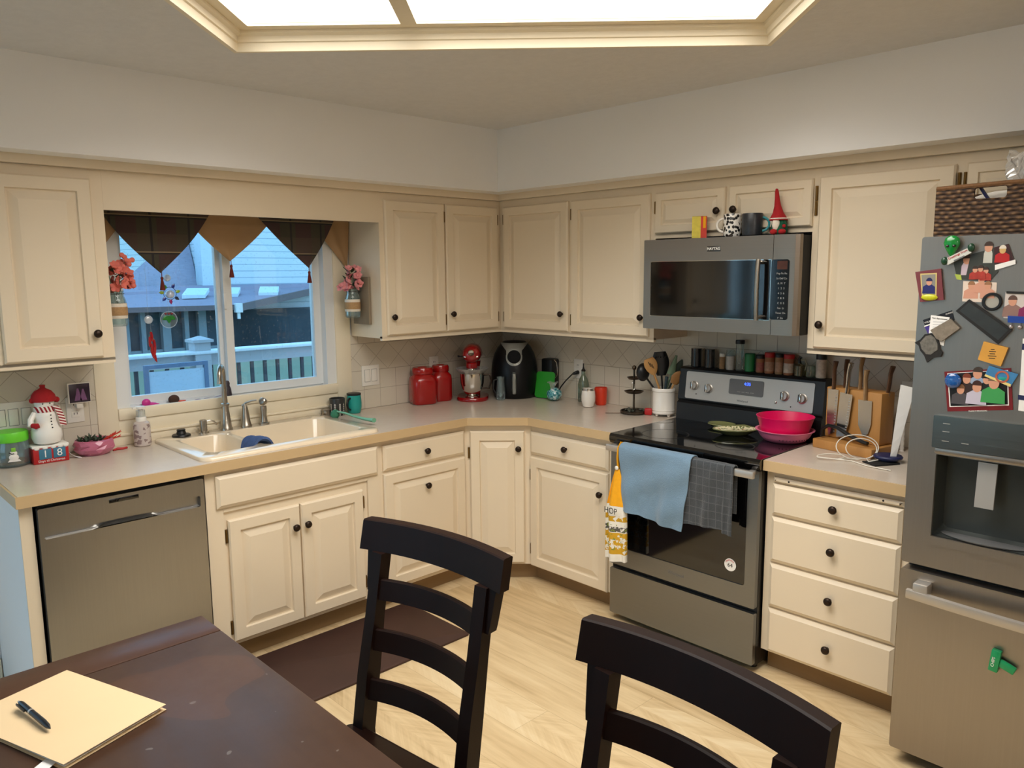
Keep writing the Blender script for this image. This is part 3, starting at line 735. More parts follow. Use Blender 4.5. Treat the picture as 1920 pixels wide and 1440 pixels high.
mb = MB(); mb.loft([rl(.006, .760, .036, .262, .006, -.655), rl(.006, .760, .036, .262, .006, -.631)]); mb.build('storage_drawer', steel_h, RG, 'stainless storage drawer')
# round sticker on the oven window
t = thing('sticker', 'round white sticker on the oven window, lower right', 'sticker', (-.6515, -2.071, .444), WB)
mb = MB(); mb.cyl((0, 0, 0), (0, -.0012, 0), .027, seg=28); mb.build('disc', white_paper, t)
text('64', .024, ink_dark, t, (.0, -.0016, -.002), FRONT, 'emblem'); 
for k in range(9):
    a = PI*(.15+.7*k/8) + .3
    text('ACERPORT '[k], .008, ink_red, t, (.0205*math.cos(a+PI*0), -.0016, .0205*math.sin(a)), (PI/2, -(a-PI/2), 0), 'rim_lettering') if k < 8 else None

# ------------------------------------------------------------------ towels on the range handle
def drape(L0, L1, wob, ph, z0=.861, r=.019, xoff=0.0):
    """path over the bar: (y, z) for v in 0..1; L0 hangs behind, L1 hangs in front"""
    tot = L0 + PI*r + L1
    def p(v):
        s_ = v*tot
        if s_ < L0: return (-.702+r+.0, z0-(L0-s_))
        if s_ < L0+PI*r:
            a = (s_-L0)/r; return (-.702+r*math.cos(a), z0+.015+ (r-.004)*math.sin(a))
        return (-.702-r, z0-(s_-L0-PI*r))
    return p
def towel(root, name, mat, x0, x1, b0, b1, L0, L1a, L1b, r, amp, seed, nu=36, nv=48):
    mb = MB()
    def fn(u, v):
        L1 = L1a+(L1b-L1a)*u; y, z = drape(L0, L1, 0, 0, r=r)(v)
        h = max(0, (.861-z)/max(.05, L1)) if y < -.71 else 0
        xa = x0+(b0-x0)*h; xb = x1+(b1-x1)*h
        w_ = amp*h*(math.sin(u*9+seed)+.5*math.sin(u*21+seed*2+v*4)) + .3*amp*math.sin(v*23+u*7+seed)
        return (xa+(xb-xa)*u, y-max(0, w_+.6*amp)*(1 if y < -.71 else 0), z)
    mb.grid(fn, nu, nv); return mb.build(name, mat, root, solid=.004, ang=1.2)
def mk_towel(name, c, band=None, grid_=None):
    g = N(name); n = g.noise(220, 3); n2 = g.noise(9, 3)
    col = g.mix(g.f('MULTIPLY', g.f('ADD', n, n2), .5), sh(lin(c), .78), sh(lin(c), 1.2))
    x, y, z = g.xyz()
    if grid_:
        def ln(v, per): return g.f('LESS_THAN', g.f('FRACT', g.f('DIVIDE', v, per)), .10)
        col = g.mix(g.f('MULTIPLY', g.f('MAXIMUM', ln(x, .032), ln(z, .034)), .55), col, lin(grid_))
    g.set(Base_Color=col, Roughness=.95, Sheen_Weight=.3); g.bump(n, .6, .004); return g.m
blue_towel = mk_towel('blue_terry', (112, 140, 162)); grey_towel = mk_towel('dark_grid_cloth', (58, 62, 66), grid_=(92, 96, 98))
t = thing('towel', 'blue terry towel draped over the oven handle', 'towel', (0, -1.428, 0), WB)
towel(t, 'cloth', blue_towel, .116, .492, .148, .452, .22, .270, .300, .0245, .014, 1.0)
t = thing('towel', 'dark grey towel with pale grid on the oven handle beside the blue towel', 'towel', (0, -1.428, 0), WB)
towel(t, 'cloth', grey_towel, .470, .645, .455, .638, .20, .262, .250, .0165, .006, 2.4)
towel(t, 'back_fold', grey_towel, .632, .682, .640, .682, .18, .262, .268, .0155, .004, .7, 10, 40)
t = thing('towel', 'white kitchen towel with yellow top hanging by a button loop on the oven handle', 'towel', (0, -1.428, 0), WB)
yel = M('yellow_cloth', (240, 168, 20), .9, var=.1, scale=60, bump=.3, bscale=240)
def mk_print():
    g = N('printed_cotton'); x, y, z = g.xyz(); n = g.noise(40, 2); n3 = g.noise(70, 2)
    col = g.mix(n, lin((226, 220, 206)), lin((240, 236, 226)))
    def band(z0, z1, c, th, k):
        nonlocal col
        inb = g.f('MULTIPLY', g.f('GREATER_THAN', z, z0), g.f('LESS_THAN', z, z1))
        col = g.mix(g.f('MULTIPLY', inb, g.f('GREATER_THAN', k, th)), col, lin(c))
    band(.535, .560, (196, 150, 30), .46, n); band(.485, .510, (92, 88, 82), .42, n3)
    band(.380, .482, (205, 158, 36), .40, n); band(.412, .450, (232, 226, 214), .5, n3); band(.40, .52, (128, 140, 60), .62, n3)
    g.set(Base_Color=col, Roughness=.95); return g.m
def skirt(z0, z1, mat, name):
    mb = MB()
    def fn(u, v):
        z = z0+(z1-z0)*v; k = min(1, max(0, (.775-z)/.20)); k = k**.8; xc = .108+.004*(.775-z)-.006*k
        hw = .010+.048*k; a = u*2*PI
        return (xc+hw*math.sin(a)*.98, -.735-.030*k*math.cos(a)*(.6+.4*math.cos(3*a))-.006*math.sin(5*a+z*6)*k, z)
    mb.grid(fn, 48, 20); return mb.build(name, mat, t, solid=.003, ang=1.2)
skirt(.775, .605, yel, 'top'); skirt(.606, .345, mk_print(), 'skirt')
mb = MB(); mb.tube([(.108, -.730, .776), (.106, -.7325, .83), (.106, -.728, .872), (.106, -.712, .891), (.106, -.690, .886), (.106, -.684, .84)], .010, 8, flat=.25); mb.build('loop', yel, t)
mb = MB(); mb.ball((.107, -.742, .782), .010, .005, .010, seg=12, rings=8); mb.build('button', white_plastic, t)
text('HOP', .040, ink_dark, t, (.098, -.772, .585), FRONT, 'lettering', sx=.9)

# ------------------------------------------------------------------ over-the-range microwave
MW = thing('microwave', 'stainless over-the-range microwave with black glass door', 'microwave', (0, -1.418, 1.395), WB)
mb = MB(); mb.box(.004, .776, -.372, -.012, .004, .414); mb.build('housing', black_matte, MW)
mb = MB(); mb.box(.02, .76, -.36, -.03, -.002, .004); mb.build('vent_underside', grey_plastic, MW)
mb = MB(); o_ = rl(0, .660, 0, .418, .004, -.401); h_ = rl(.039, .655, .061, .317, .010, -.401)
mb.fill([o_, h_]); mb.loft([o_, [(a, -.373, b) for a, y_, b in o_]], False, True); mb.loft([h_, [(a, -.396, b) for a, y_, b in h_]], False, False)
md = mb.build('door', steel_m, MW, 'stainless door frame', ang=.5)
mb = MB(); mb.loft([rl(.0385, .6555, .0605, .3175, .010, -.3985), rl(.0385, .6555, .0605, .3175, .010, -.394)]); mb.build('door_glass', black_gloss, md, 'black glass window')
mb = MB(); mb.rect_ring(.039, .655, .061, .317, .002, -.4025, -.3985); mb.build('glass_trim', chrome, md)
mb = MB(); mb.tube([(.612, -.434, .062), (.612, -.438, .10), (.612, -.440, .19), (.612, -.438, .28), (.612, -.434, .318)], .0095, 12); hd = mb.build('handle', nickel, md, 'round bar handle')
for zz in (.075, .305):
    mb = MB(); mb.cyl((.612, -.398, zz), (.612, -.437, zz), .008, seg=10); mb.build('handle_post', nickel, md)
mb = MB(); mb.loft([[(.662, -.401, z), (.735, -.401, z), (.755, -.397, z), (.770, -.387, z), (.776, -.373, z), (.662, -.373, z)] for z in (0, .418)])
cpn = mb.build('control_side', steel_m, MW, 'stainless control side', ang=.3)
mb = MB(); mb.loft([rl(.656, .735, .066, .316, .010, -.4035), rl(.656, .735, .066, .316, .010, -.400)]); mb.build('keypad', black_gloss, cpn, 'black keypad')
mb = MB(); mb.loft([rl(.682, .727, .275, .310, .002, -.4040), rl(.682, .727, .275, .310, .002, -.4034)])
lcd = M('amber_lcd', (60, 30, 14), .3, emit=(150, 70, 24), estr=.06, var=.6, scale=60); mb.build('display', lcd, cpn)
for r_, row in enumerate(('Pop Po Re', 'So Def Co', 'A  M  T', '1  2  3', '4  5  6', '7  8  9', 'C  0  S', 'Fan  Li', 'Timer On', 'P  Sta')):
    text(row, .011, alu, cpn, (.704, -.4042, .258-.0205*r_), FRONT, 'key_lettering')
mb = MB(); mb.box(.345, .412, -.4035, -.4005, .356, .380, .001); mb.build('badge', M('badge_grey', (92, 90, 88), .35, .8), md)
text('MAYTAG', .0165, ink_white, md, (.3785, -.4041, .368), FRONT, 'brand_lettering', bold=.0003)

# ------------------------------------------------------------------ refrigerator
FR = thing('refrigerator', 'stainless French-door refrigerator covered with magnets and photos', 'refrigerator', (0, -2.806, 0), WB)
fr_side = M('fridge_side_grey', (70, 68, 66), .5, .2, var=.04)
mb = MB(); mb.box(.004, .906, -.775, -.04, .03, 1.748); mb.build('cabinet', fr_side, FR)
mb = MB(); mb.box(.03, .88, -.74, -.70, 0, .05); mb.build('base_grille', black_plastic, FR)
mb = MB(); o_ = rl(0, .453, .716, 1.764, .008, -.849); h_ = rl(.084, .370, .822, 1.108, .006, -.849)
mb.fill([o_, h_]); mb.loft([o_, [(a, -.845+.0, b) for a, y_, b in rl(-.0, .453, .716, 1.764, .008, 0)], [(a, -.782, b) for a, y_, b in o_]], False, True); mb.loft([h_, [(a, -.842, b) for a, y_, b in h_]], False, False)
fd = mb.build('left_door', steel_f, FR, 'left door with water and ice dispenser', ang=.4)
cav_m = M('dispenser_cavity', (70, 74, 72), .35, .5, var=.1)
mb = MB(); mb.loft([[(a, y_, b) for a, y_, b in rl(.086, .368, .824, 1.108, .006, -.846)], rl(.092, .362, .832, 1.108, .01, -.800), rl(.098, .356, .84, 1.108, .02, -.784)], False, True); mb.build('dispenser_cavity', cav_m, fd)
mb = MB(); mb.loft([rl(.072, .382, 1.112, 1.214, .004, -.862), rl(.072, .382, 1.112, 1.214, .004, -.846)]); mb.build('dispenser_panel', mk_steel('dispenser_mirror_steel', (150, 156, 154), (3, 3, 200), .25), fd, 'dark glossy dispenser control panel')
mb = MB(); mb.box(.080, .374, -.860, -.846, 1.092, 1.112, .004); mb.build('dispenser_lip', steel_f, fd)
mb = MB(); mb.rect_ring(.078, .376, .797, 1.098, .008, -.858, -.847, .026); mb.build('dispenser_trim', steel_f, fd)
mb = MB(); mb.loft([[(.197+a*.052, -.842+.012*v, .94+.14*v+.0*a) for a, v in ((0, 0), (1, 0), (1, 1), (0, 1))], [(.197+a*.052, -.834+.012*v, .94+.14*v) for a, v in ((0, 0), (1, 0), (1, 1), (0, 1))]]); mb.build('dispenser_paddle', alu, fd, 'satin dispenser paddle')
mb = MB(); mb.lathe([(.125, 0), (.13, .004), (.12, .006), (0, .006)], 32, (.227, -.800, .826), sy=.42); mb.build('drip_tray', grey_plastic, fd)
for kz, kx in ((1.19, .10), (1.165, .10), (1.135, .10), (1.135, .155), (1.18, .34), (1.16, .34), (1.14, .34)):
    mb = MB(); mb.box(kx, kx+.020, -.8626, -.8615, kz, kz+.0022); mb.build('panel_mark', alu, fd)
mb = MB(); mb.loft([rl(.457, .910, .716, 1.764, .008, -.849), rl(.457, .910, .716, 1.764, .008, -.782)]); rd = mb.build('right_door', steel_f, FR)
mb = MB(); mb.tube([(.500, -.855, .84), (.500, -.905, .87), (.500, -.912, 1.2), (.500, -.905, 1.62), (.500, -.855, 1.65)], .012, 10); mb.build('handle', alu, rd)
mb = MB(); mb.loft([rl(0, .910, .056, .693, .008, -.849), rl(0, .910, .056, .693, .008, -.782)]); fz = mb.build('freezer_drawer', steel_f, FR, 'stainless freezer drawer', ang=.5)
mb = MB(); mb.loft([[(x, yy-.006, .612), (x, yy-.010, .622), (x, yy-.008, .640), (x, yy+.006, .642), (x, yy+.008, .612)] for x, yy in [(.036+.838*k/24, -.888-.028*math.sin(PI*k/24)) for k in range(25)]]); mb.build('handle', alu, fz, 'curved satin bar handle')
for xx in (.054, .80):
    mb = MB(); mb.box(xx, xx+.045, -.895, -.848, .625, .668, .005); mb.build('handle_bracket', alu, fz)
mb = MB(); mb.box(.01, .90, -.80, -.776, .693, .716); mb.build('gasket', black_plastic, FR)

# ------------------------------------------------------------------ dining table and chairs
t = thing('dining_table', 'dark brown worn wooden dining table in the near left corner', 'table', (-3.22, -2.55, 0))
mb = MB(); mb.box(-.53, .53, -.90, .775, .716, .75, .004); mb.build('tabletop', mk_wood('table_boards', (46, 29, 21), (80, 54, 38), .36, 'y', .1, .30, .35), t)
mb = MB(); mb.box(-.53, .53, .7762, .899, .716, .75, .003); mb.build('breadboard_end', table_end, t)
for nm, b in (('apron', (-.46, .46, .74, .765, .62, .716)), ('apron', (-.46, .46, -.86, -.835, .62, .716)), ('apron', (-.47, -.445, -.83, .735, .62, .716)), ('apron', (.445, .47, -.83, .735, .62, .716))):
    mb = MB(); mb.box(*b); mb.build(nm, table_end, t)
for xx in (-.46, .46):
    for yy in (-.83, .76):
        mb = MB(); mb.loft([rrect(xx, yy, .06, .06, .008, 0), rrect(xx, yy, .075, .075, .008, .5), rrect(xx, yy, .08, .08, .008, .716)]); mb.build('leg', table_end, t)
def slat(z0, z1, x0, x1, ya, yb, bow, th, arch=0.0, n=14):
    """curved back slat: ya, yb = depth at bottom and top; bowed away from the sitter"""
    mb = MB(); lp = []
    for k in range(n+1):
        u = k/n; x = x0+(x1-x0)*u; b = bow*(1-(2*u-1)**2); ar = arch*(1-(2*u-1)**2)
        lp.append([(x, ya+b-th/2, z0+ar*.3), (x, ya+b+th/2, z0+ar*.3), (x, yb+b+th/2, z1+ar-.003), (x, yb+b+th/2-.004, z1+ar), (x, yb+b-th/2+.004, z1+ar), (x, yb+b-th/2, z1+ar-.003)])
    mb.loft(lp); return mb
def by(z): return .215+.10*max(0, (z-.455)/.545)
ch = thing('dining_chair', 'dark espresso ladder-back dining chair nearer the sink, pushed to the table', 'chair', (-2.598, -2.200, 0), math.radians(-83), 'ladder-back dining chairs')
mb = MB(); lp0 = rrect(0, 0, .455, .43, .03, .43); lp1 = rrect(0, 0, .465, .44, .03, .444); lp2 = rrect(0, 0, .44, .415, .03, .455)
mb.loft([lp0, lp1, lp2]); mb.build('seat', chair_m, ch)
for sx in (-1, 1):
    mb = MB(); pz = [0, .2, .44, .6, .75, .92]
    mb.loft([[(sx*.186-.019, (.245-.03*z/.455 if z < .455 else by(z))-(.024 if z < .7 else .018), z), (sx*.186+.019, (.245-.03*z/.455 if z < .455 else by(z))-(.024 if z < .7 else .018), z), (sx*.186+.019, (.245-.03*z/.455 if z < .455 else by(z))+(.024 if z < .7 else .018), z), (sx*.186-.019, (.245-.03*z/.455 if z < .455 else by(z))+(.024 if z < .7 else .018), z)] for z in pz])
    mb.build('back_post', chair_m, ch)
    mb = MB(); xo = sx*.2055
    mb.loft([[(xo, by(z)-.006-wd*.2, z), (xo+sx*wd, by(z)-.006-wd*.2, z), (xo+sx*wd, by(z)+.022, z), (xo, by(z)+.022, z)] for z, wd in ((.812, .012), (.83, .015), (.86, .018), (.90, .022), (.922, .024))]); mb.build('side_wing', chair_m, ch)
    mb = MB(); mb.loft([rrect(sx*.20, -.185, .034, .034, .004, 0), rrect(sx*.20, -.185, .042, .042, .004, .43)]); mb.build('front_leg', chair_m, ch)
    mb = MB(); mb.box(sx*.20-.010, sx*.20+.010, -.17, .22, .20, .225); mb.build('side_stretcher', chair_m, ch)
slat(.920, 1.000, -.250, .250, by(.92)-.006, by(1.0)-.004, .038, .034, .0, 18).build('top_rail', chair_m, ch, ang=.4)
for z0, z1 in ((.798, .852), (.664, .720), (.533, .588)): slat(z0, z1, -.168, .168, by(z0)-.004, by(z1)-.004, .030, .016).build('back_slat', chair_m, ch, ang=.4)
mb = MB(); mb.box(-.19, .19, -.20, -.18, .385, .43); mb.build('apron', chair_m, ch)
copy_thing(ch, (-2.388-.30, -2.995+.0136, 0), math.radians(-92.6), 'dark espresso ladder-back dining chair nearest the camera, in front of the drawers')

# ------------------------------------------------------------------ floor mat
mat_m = M('brown_mat', (62, 38, 30), .62, var=.35, scale=5, bump=.3, bscale=14)
mb = MB(); mb.loft([rrect(-1.81, -.845, 1.11, .49, .012, .0005), rrect(-1.81, -.845, 1.11, .49, .012, .009), rrect(-1.81, -.845, 1.09, .47, .012, .013)])
o = mb.build('floor_mat', mat_m); tag(o, 'dark brown mat on the floor in front of the sink cabinet', 'mat')

# ------------------------------------------------------------------ window valance
def mk_plaid():
    g = N('dark_plaid'); x, y, z = g.xyz(); n = g.noise(120, 2)
    def ln(v, per, o_, wd): return g.f('LESS_THAN', g.f('FRACT', g.f('DIVIDE', g.f('ADD', v, o_), per)), wd)
    col = g.mix(g.f('MULTIPLY', ln(x, .17, .02, .5), 1.0), lin((62, 58, 42)), lin((66, 42, 40)))
    col = g.mix(g.f('MULTIPLY', ln(z, .16, .03, .5), .5), col, lin((84, 70, 56)))
    col = g.mix(ln(x, .17, .05, .06), col, lin((22, 22, 24))); col = g.mix(ln(z, .16, .04, .05), col, lin((20, 20, 22)))
    col = g.mix(ln(z, .16, .033, .03), col, lin((150, 132, 100))); col = g.mix(g.f('MULTIPLY', n, .25), col, lin((30, 26, 22)))
    g.set(Base_Color=col, Roughness=.7, Sheen_Weight=.2); return g.m
plaid = mk_plaid()
tan_c = M('tan_faux_silk', (166, 132, 92), .6, var=.14, scale=7, bump=.3, bscale=16)
tassel_m = M('wine_tassel', (110, 40, 34), .9, var=.2, scale=90)
vl = thing('window_valance', 'plaid and tan pointed valance with tassels hanging in the kitchen window', 'curtain', (-1.8, -.04, 1.96))
def cloth(name, mat, y, tl_, tr, tip, bulge, zt=.0, seed=0):
    """pointed flag: tl_, tr top x; tip (x, z); all relative to the root"""
    mb = MB(); n = 16; m_ = 14
    def fn(u, v):
        vv = v**(1/(1+bulge)) if v > 0 else 0
        x0 = tl_+(tip[0]-tl_)*v; x1 = tr+(tip[0]-tr)*v
        k = 1-v; z = zt+(tip[1]-zt)*(1-(1-v)**(1.0)) ; wdt = (1-v)
        sp = bulge*math.sin(PI*v)
        x = x0+(x1-x0)*u + (u-.5)*sp*(tr-tl_)
        return (x, y-.006*math.sin(u*PI)*(.6+v)-.004*math.sin(u*11+seed)*(1-v*.6), z)
    mb.grid(fn, n, m_); return mb.build(name, mat, vl, solid=.003, ang=1.3)
for nm, mt, y, a, b, tp, bl in (('tan_flag', tan_c, .012, -.69, -.46, (-.575, -.16), .05), ('tan_flag', tan_c, .010, -.245, .225, (-.023, -.228), .07), ('tan_flag', tan_c, .012, .40, .645, (.625, -.265), .02),
                               ('plaid_flag', plaid, -.004, -.60, -.105, (-.355, -.282), .09), ('plaid_flag', plaid, -.006, .108, .555, (.386, -.260), .05)):
    cloth(nm, mt, y, a, b, tp, bl, seed=a*9)
for tx, ty, tz in ((-.352, -.010, -.282), (-.020, .004, -.228), (.386, -.012, -.260)):
    mb = MB(); mb.cyl((tx, ty, tz+.01), (tx, ty, tz-.018), .002, seg=6); mb.lathe([(.004, -.018), (.007, -.024), (.005, -.032), (.009, -.055), (.012, -.078), (0, -.079)], 12, (tx, ty, tz)); mb.build('tassel', tassel_m, vl)
mb = MB(); mb.box(-.555, .555, -.012, .018, -.002, .014, .004); mb.build('curtain_rod', white_plastic, vl)
# ------------------------------------------------------------------ sink and taps
ZC = .9145
t = thing('kitchen_sink', 'bisque double-bowl drop-in kitchen sink under the window', 'sink', (-1.81, -.325, .914))
sx_ = Matrix.Translation((1.81, .325, -.914))
def sloop(x0, x1, y0, y1, r, z): return rrect((x0+x1)/2, (y0+y1)/2, x1-x0, y1-y0, r, z, 5)
mb = MB(); mb.x = sx_
OUT = (-2.240, -1.384, -.610, -.040)
bowls = ((-2.178, -1.962, -.528, -.150, .045, .775), (-1.938, -1.432, -.552, -.128, .055, .735))
zt = .929
mb.fill([sloop(*OUT, .05, zt)] + [sloop(*b[:4], b[4], zt) for b in bowls])
mb.loft([sloop(*OUT, .05, zt), sloop(OUT[0]-.004, OUT[1]+.004, OUT[2]-.004, OUT[3]+.004, .052, zt-.004), sloop(OUT[0]-.006, OUT[1]+.006, OUT[2]-.006, OUT[3]+.006, .053, .9145)], False, False)
for x0, x1, y0, y1, r, zb in bowls:
    mb.loft([sloop(x0, x1, y0, y1, r, zt), sloop(x0+.004, x1-.004, y0+.004, y1-.004, r, zt-.006), sloop(x0+.014, x1-.014, y0+.014, y1-.014, r, zb+.03), sloop(x0+.035, x1-.035, y0+.035, y1-.035, r*.8, zb)], False, True)
mb.build('basin', bisque, t, ang=.9)
for x0, x1, y0, y1, r, zb in bowls:
    mb = MB(); mb.x = sx_; mb.lathe([(.042, .0005), (.040, .004), (.02, .003), (0, .002)], 24, ((x0+x1)/2, (y0+y1)/2, zb)); mb.build('drain', chrome, t)
t = thing('faucet', 'brushed nickel gooseneck faucet at the back of the sink', 'faucet', (-1.912, -.082, zt))
mb = MB(); mb.lathe([(.030, 0), (.030, .006), (.026, .012), (.017, .095), (.016, .115), (.020, .118), (.020, .126), (.013, .130), (.0125, .15), (0, .15)], 24); mb.build('base', nickel, t)
d_ = Vector((-.55, -.83, 0)); pts = [(0, 0, .13), (0, 0, .20), (0, 0, .262)]
for k in range(1, 12):
    a = PI*k/11; pts.append(tuple(d_*(.052*(1-math.cos(a))) + Vector((0, 0, .262+.050*math.sin(a)))))
pts.append(tuple(d_*.106 + Vector((0, 0, .235))))
mb = MB(); mb.tube(pts, [.0125, .011, .0105] + [.0105]*11 + [.0125], 14); mb.build('spout', nickel, t)
t = thing('faucet_lever', 'brushed nickel lever handle right of the faucet', 'faucet', (-1.812, -.078, zt))  # lever handle of the faucet, built as its own object
mb = MB(); mb.lathe([(.029, 0), (.029, .006), (.025, .012), (.016, .075), (.014, .090), (.011, .105), (.009, .112), (0, .114)], 22); mb.build('base', nickel, t)
mb = MB(); mb.tube([(-.012, .006, .102), (.004, -.002, .116), (.030, -.012, .124), (.052, -.020, .126)], [.008, .009, .007, .005], 10, flat=.6); mb.build('lever', nickel, t)
t = thing('side_sprayer', 'brushed nickel side sprayer right of the faucet handle', 'sprayer', (-1.718, -.080, zt))
mb = MB(); mb.lathe([(.026, 0), (.026, .006), (.018, .012), (.016, .03), (.014, .04), (.017, .075), (.016, .09), (.0, .093)], 20); mb.build('body', nickel, t)
mb = MB(); mb.x = Matrix.Translation((0, -.004, .113)) @ Matrix.Rotation(math.radians(-62), 4, 'Z') @ Matrix.Rotation(PI/2-.25, 4, 'X'); mb.lathe([(.014, -.014), (.019, .0), (.019, .012), (.014, .016), (0, .014)], 18); mb.build('spray_head', nickel, t)
t = thing('soap_pump', 'short nickel soap pump with curved spout left of the faucet', 'soap pump', (-2.022, -.080, zt))
mb = MB(); mb.lathe([(.026, 0), (.026, .004), (.017, .008), (.017, .058), (.014, .062), (0, .063)], 20); mb.build('body', nickel, t)
mb = MB(); mb.tube([(.008, 0, .05), (.03, -.004, .056), (.05, -.006, .048), (.064, -.004, .030)], .004, 8); mb.build('spout', nickel, t)
t = thing('sink_stopper', 'black rubber stopper on the sink deck', 'stopper', (-2.128, -.085, zt))
mb = MB(); mb.lathe([(.040, 0), (.042, .004), (.038, .010), (.022, .013), (.018, .026), (.020, .030), (.016, .034), (0, .034)], 24); mb.build('disc', black_plastic, t)
t = thing('dish_cloth', 'blue cloth draped over the divider inside the sink', 'cloth', (-1.93, -.43, zt))
mb = MB(); mb.grid(lambda u, v: (-.055+.11*u*(1-.3*v), -.085+.12*v+.01*math.sin(u*8), .024-.25*abs(u-.5)**2*.9+.006*math.sin(v*13+u*5)-.012*v), 20, 20); mb.build('cloth', M('blue_cloth', (62, 84, 128), .95, var=.25, scale=40, bump=.4, bscale=200), t, solid=.012, ang=1.2)

# ------------------------------------------------------------------ wall plates
def plate(label, loc, rz, w_, h_, rock=0, sockets=0, cat='switch', z0=None):
    t = thing('switch_plate' if rock else 'wall_outlet', label, cat, loc, rz)
    mb = MB(); mb.box(-w_/2, w_/2, -.0055, -.0005, -h_/2, h_/2, .002); mb.build('plate', white_plastic, t)
    for k in range(rock):
        x = (k-(rock-1)/2)*.046
        mb = MB(); mb.box(x-.0165, x+.0165, -.0085, -.005, -.033, .033, .0015); mb.build('rocker', white_plastic, t)
        mb = MB(); mb.rect_ring(x-.0185, x+.0185, -.0350, .0350, .0012, -.0062, -.005); mb.build('rocker_gap', ink_grey, t)
    for k in range(sockets):
        z = (k-.5)*-.039
        mb = MB(); mb.box(-.016, .016, -.0075, -.005, z-.0135, z+.0135, .004); s_ = mb.build('socket', white_plastic, t)
        for x in (-.006, .006):
            mb = MB(); mb.box(x-.0012, x+.0012, -.0078, -.0073, z-.001, z+.008); mb.build('slot', black_matte, s_)
    return t
plate('three-rocker switch plate on the tile left of the snowman', (-2.768, -.010, 1.096), 0, .165, .125, 3)
plate('two-rocker switch plate on the tile right of the window', (-1.037, -.010, 1.100), 0, .115, .115, 2)
plate('wall outlet under the purple picture night light', (-2.540, -.010, 1.098), 0, .068, .110, 0, 2, 'outlet')
plate('wall outlet behind the red canisters and mixer', (-.585, -.010, 1.115), 0, .070, .112, 0, 2, 'outlet')
t = plate('wall outlet right of the air fryer with a black plug', (-.010, -.668, 1.098), WB, .070, .115, 0, 2, 'outlet')
plate('wall outlet behind the white paper card beside the refrigerator', (-.010, -2.52, 1.14), WB, .070, .115, 0, 2, 'outlet')
t = thing('power_cord', 'black plug and cord running from the outlet to the air fryer', 'cord', (-.0185, -.668, 1.078), WB)
mb = MB(); mb.tube([(0, 0, 0), (0, -.020, -.002), (-.012, -.034, -.008)], [.012, .011, .006], 10); mb.build('plug', black_plastic, t)
mb = MB(); mb.tube([(-.012, -.034, -.008), (-.055, -.045, -.050), (-.09, -.05, -.09), (-.115, -.055, -.135), (-.15, -.07, -.157), (-.19, -.09, -.159)], .004, 8); mb.build('cord', black_cable, t)
t = thing('night_light', 'plug-in night light with a purple picture on the left tile', 'night light', (-2.529, -.0185, 1.118))
mb = MB(); mb.box(-.012, .014, -.028, 0, -.012, .018, .003); mb.build('plug_body', white_plastic, t)
mb = MB(); mb.box(-.044, .044, -.036, -.026, .012, .100, .003); mb.build('panel', white_plastic, t)
pic = M('purple_picture', (40, 22, 46), .3, var=.5, scale=30)
mb = MB(); mb.box(-.039, .041, -.0375, -.0355, .016, .095, .001); p_ = mb.build('picture', pic, t, 'dark purple picture')
for x, h_ in ((-.006, .058), (.014, .054)):
    mb = MB(); mb.prism([(x-.014, .024), (x+.014, .024), (x+.007, h_), (x+.003, h_+.018), (x-.003, h_+.018), (x-.007, h_)], -.0382, -.0374, 'y'); mb.build('printed_figure', M('mauve_print', (128, 84, 130), .4, var=.3, scale=80), p_)

# ------------------------------------------------------------------ counter left of the sink
t = thing('glass_jar', 'glass cookie jar with bright green lid at the left end of the counter', 'jar', (-2.800, -.090, ZC), math.radians(-10))
mb = MB(); mb.lathe([(.050, 0), (.060, .006), (.064, .03), (.064, .072), (.058, .096), (.057, .104), (.054, .104), (.060, .07), (.060, .03), (.055, .010), (0, .008)], 32, cap1=False); mb.build('jar', clear, t)
mb = MB(); mb.lathe([(.0595, .100), (.062, .104), (.062, .134), (.059, .140), (0, .141)], 32); mb.build('lid', M('lime_green_lid', (108, 214, 48), .45, var=.04), t, 'bright green lid')
mb = MB(); mb.lathe([(.050, .010), (.056, .013), (.054, .020), (.03, .023), (0, .021)], 24); mb.build('cookie_crumbs', M('cookie_crumbs', (132, 96, 60), .9, var=.3, scale=120, bump=.6, bscale=120), t)
mb = MB(); mb.ball((.004, -.064, .043), .017, .003, .014); mb.ball((.004, -.064, .060), .013, .003, .010); mb.prism([(-.018, .026), (.028, .026), (.022, .034), (-.012, .034)], -.066, -.062, 'y'); dsn = mb.build('painted_snowman', white_cer, t)
mb = MB(); mb.box(-.003, .012, -.067, -.063, .066, .082, .001); mb.build('painted_hat', M('painted_lime', (130, 190, 60), .5), dsn)
mb = MB(); mb.tube([(-.012, -.0675, .064), (-.002, -.0675, .058), (.006, -.0675, .059)], .0016, 6); mb.build('painted_mouth', black_matte, dsn)

t = thing('snowman_calendar', 'snowman countdown figurine on a red block reading 18', 'figurine', (-2.677, -.116, ZC))
mb = MB(); mb.box(-.064, .064, -.040, .035, 0, .068, .002); blk = mb.build('block', red_paint, t, 'red calendar block')
for x, dgt in ((-.0215, '1'), (.0300, '8')):
    mb = MB(); mb.box(x-.0225, x+.0225, -.0425, -.0395, .018, .060, .0015); tl_ = mb.build('number_tile', M('tile_blue', (58, 116, 142), .5), blk, 'blue number tile')
    text(dgt, .042, ink_white, tl_, (x, -.0428, .0385), FRONT, 'number')
text('Days til Christmas', .0130, ink_white, blk, (0, -.0407, .0105), FRONT, 'lettering')
snow = M('snow_ceramic', (240, 237, 228), .4, var=.02, bump=.1, bscale=60)
mb = MB(); mb.box(-.067, .067, -.043, .038, .064, .074, .004)
for x in (-.05, -.02, .01, .035, .055): mb.ball((x, -.040, .064), .010, .004, .007, 10, 6)
mb.build('snow_cap', snow, blk)
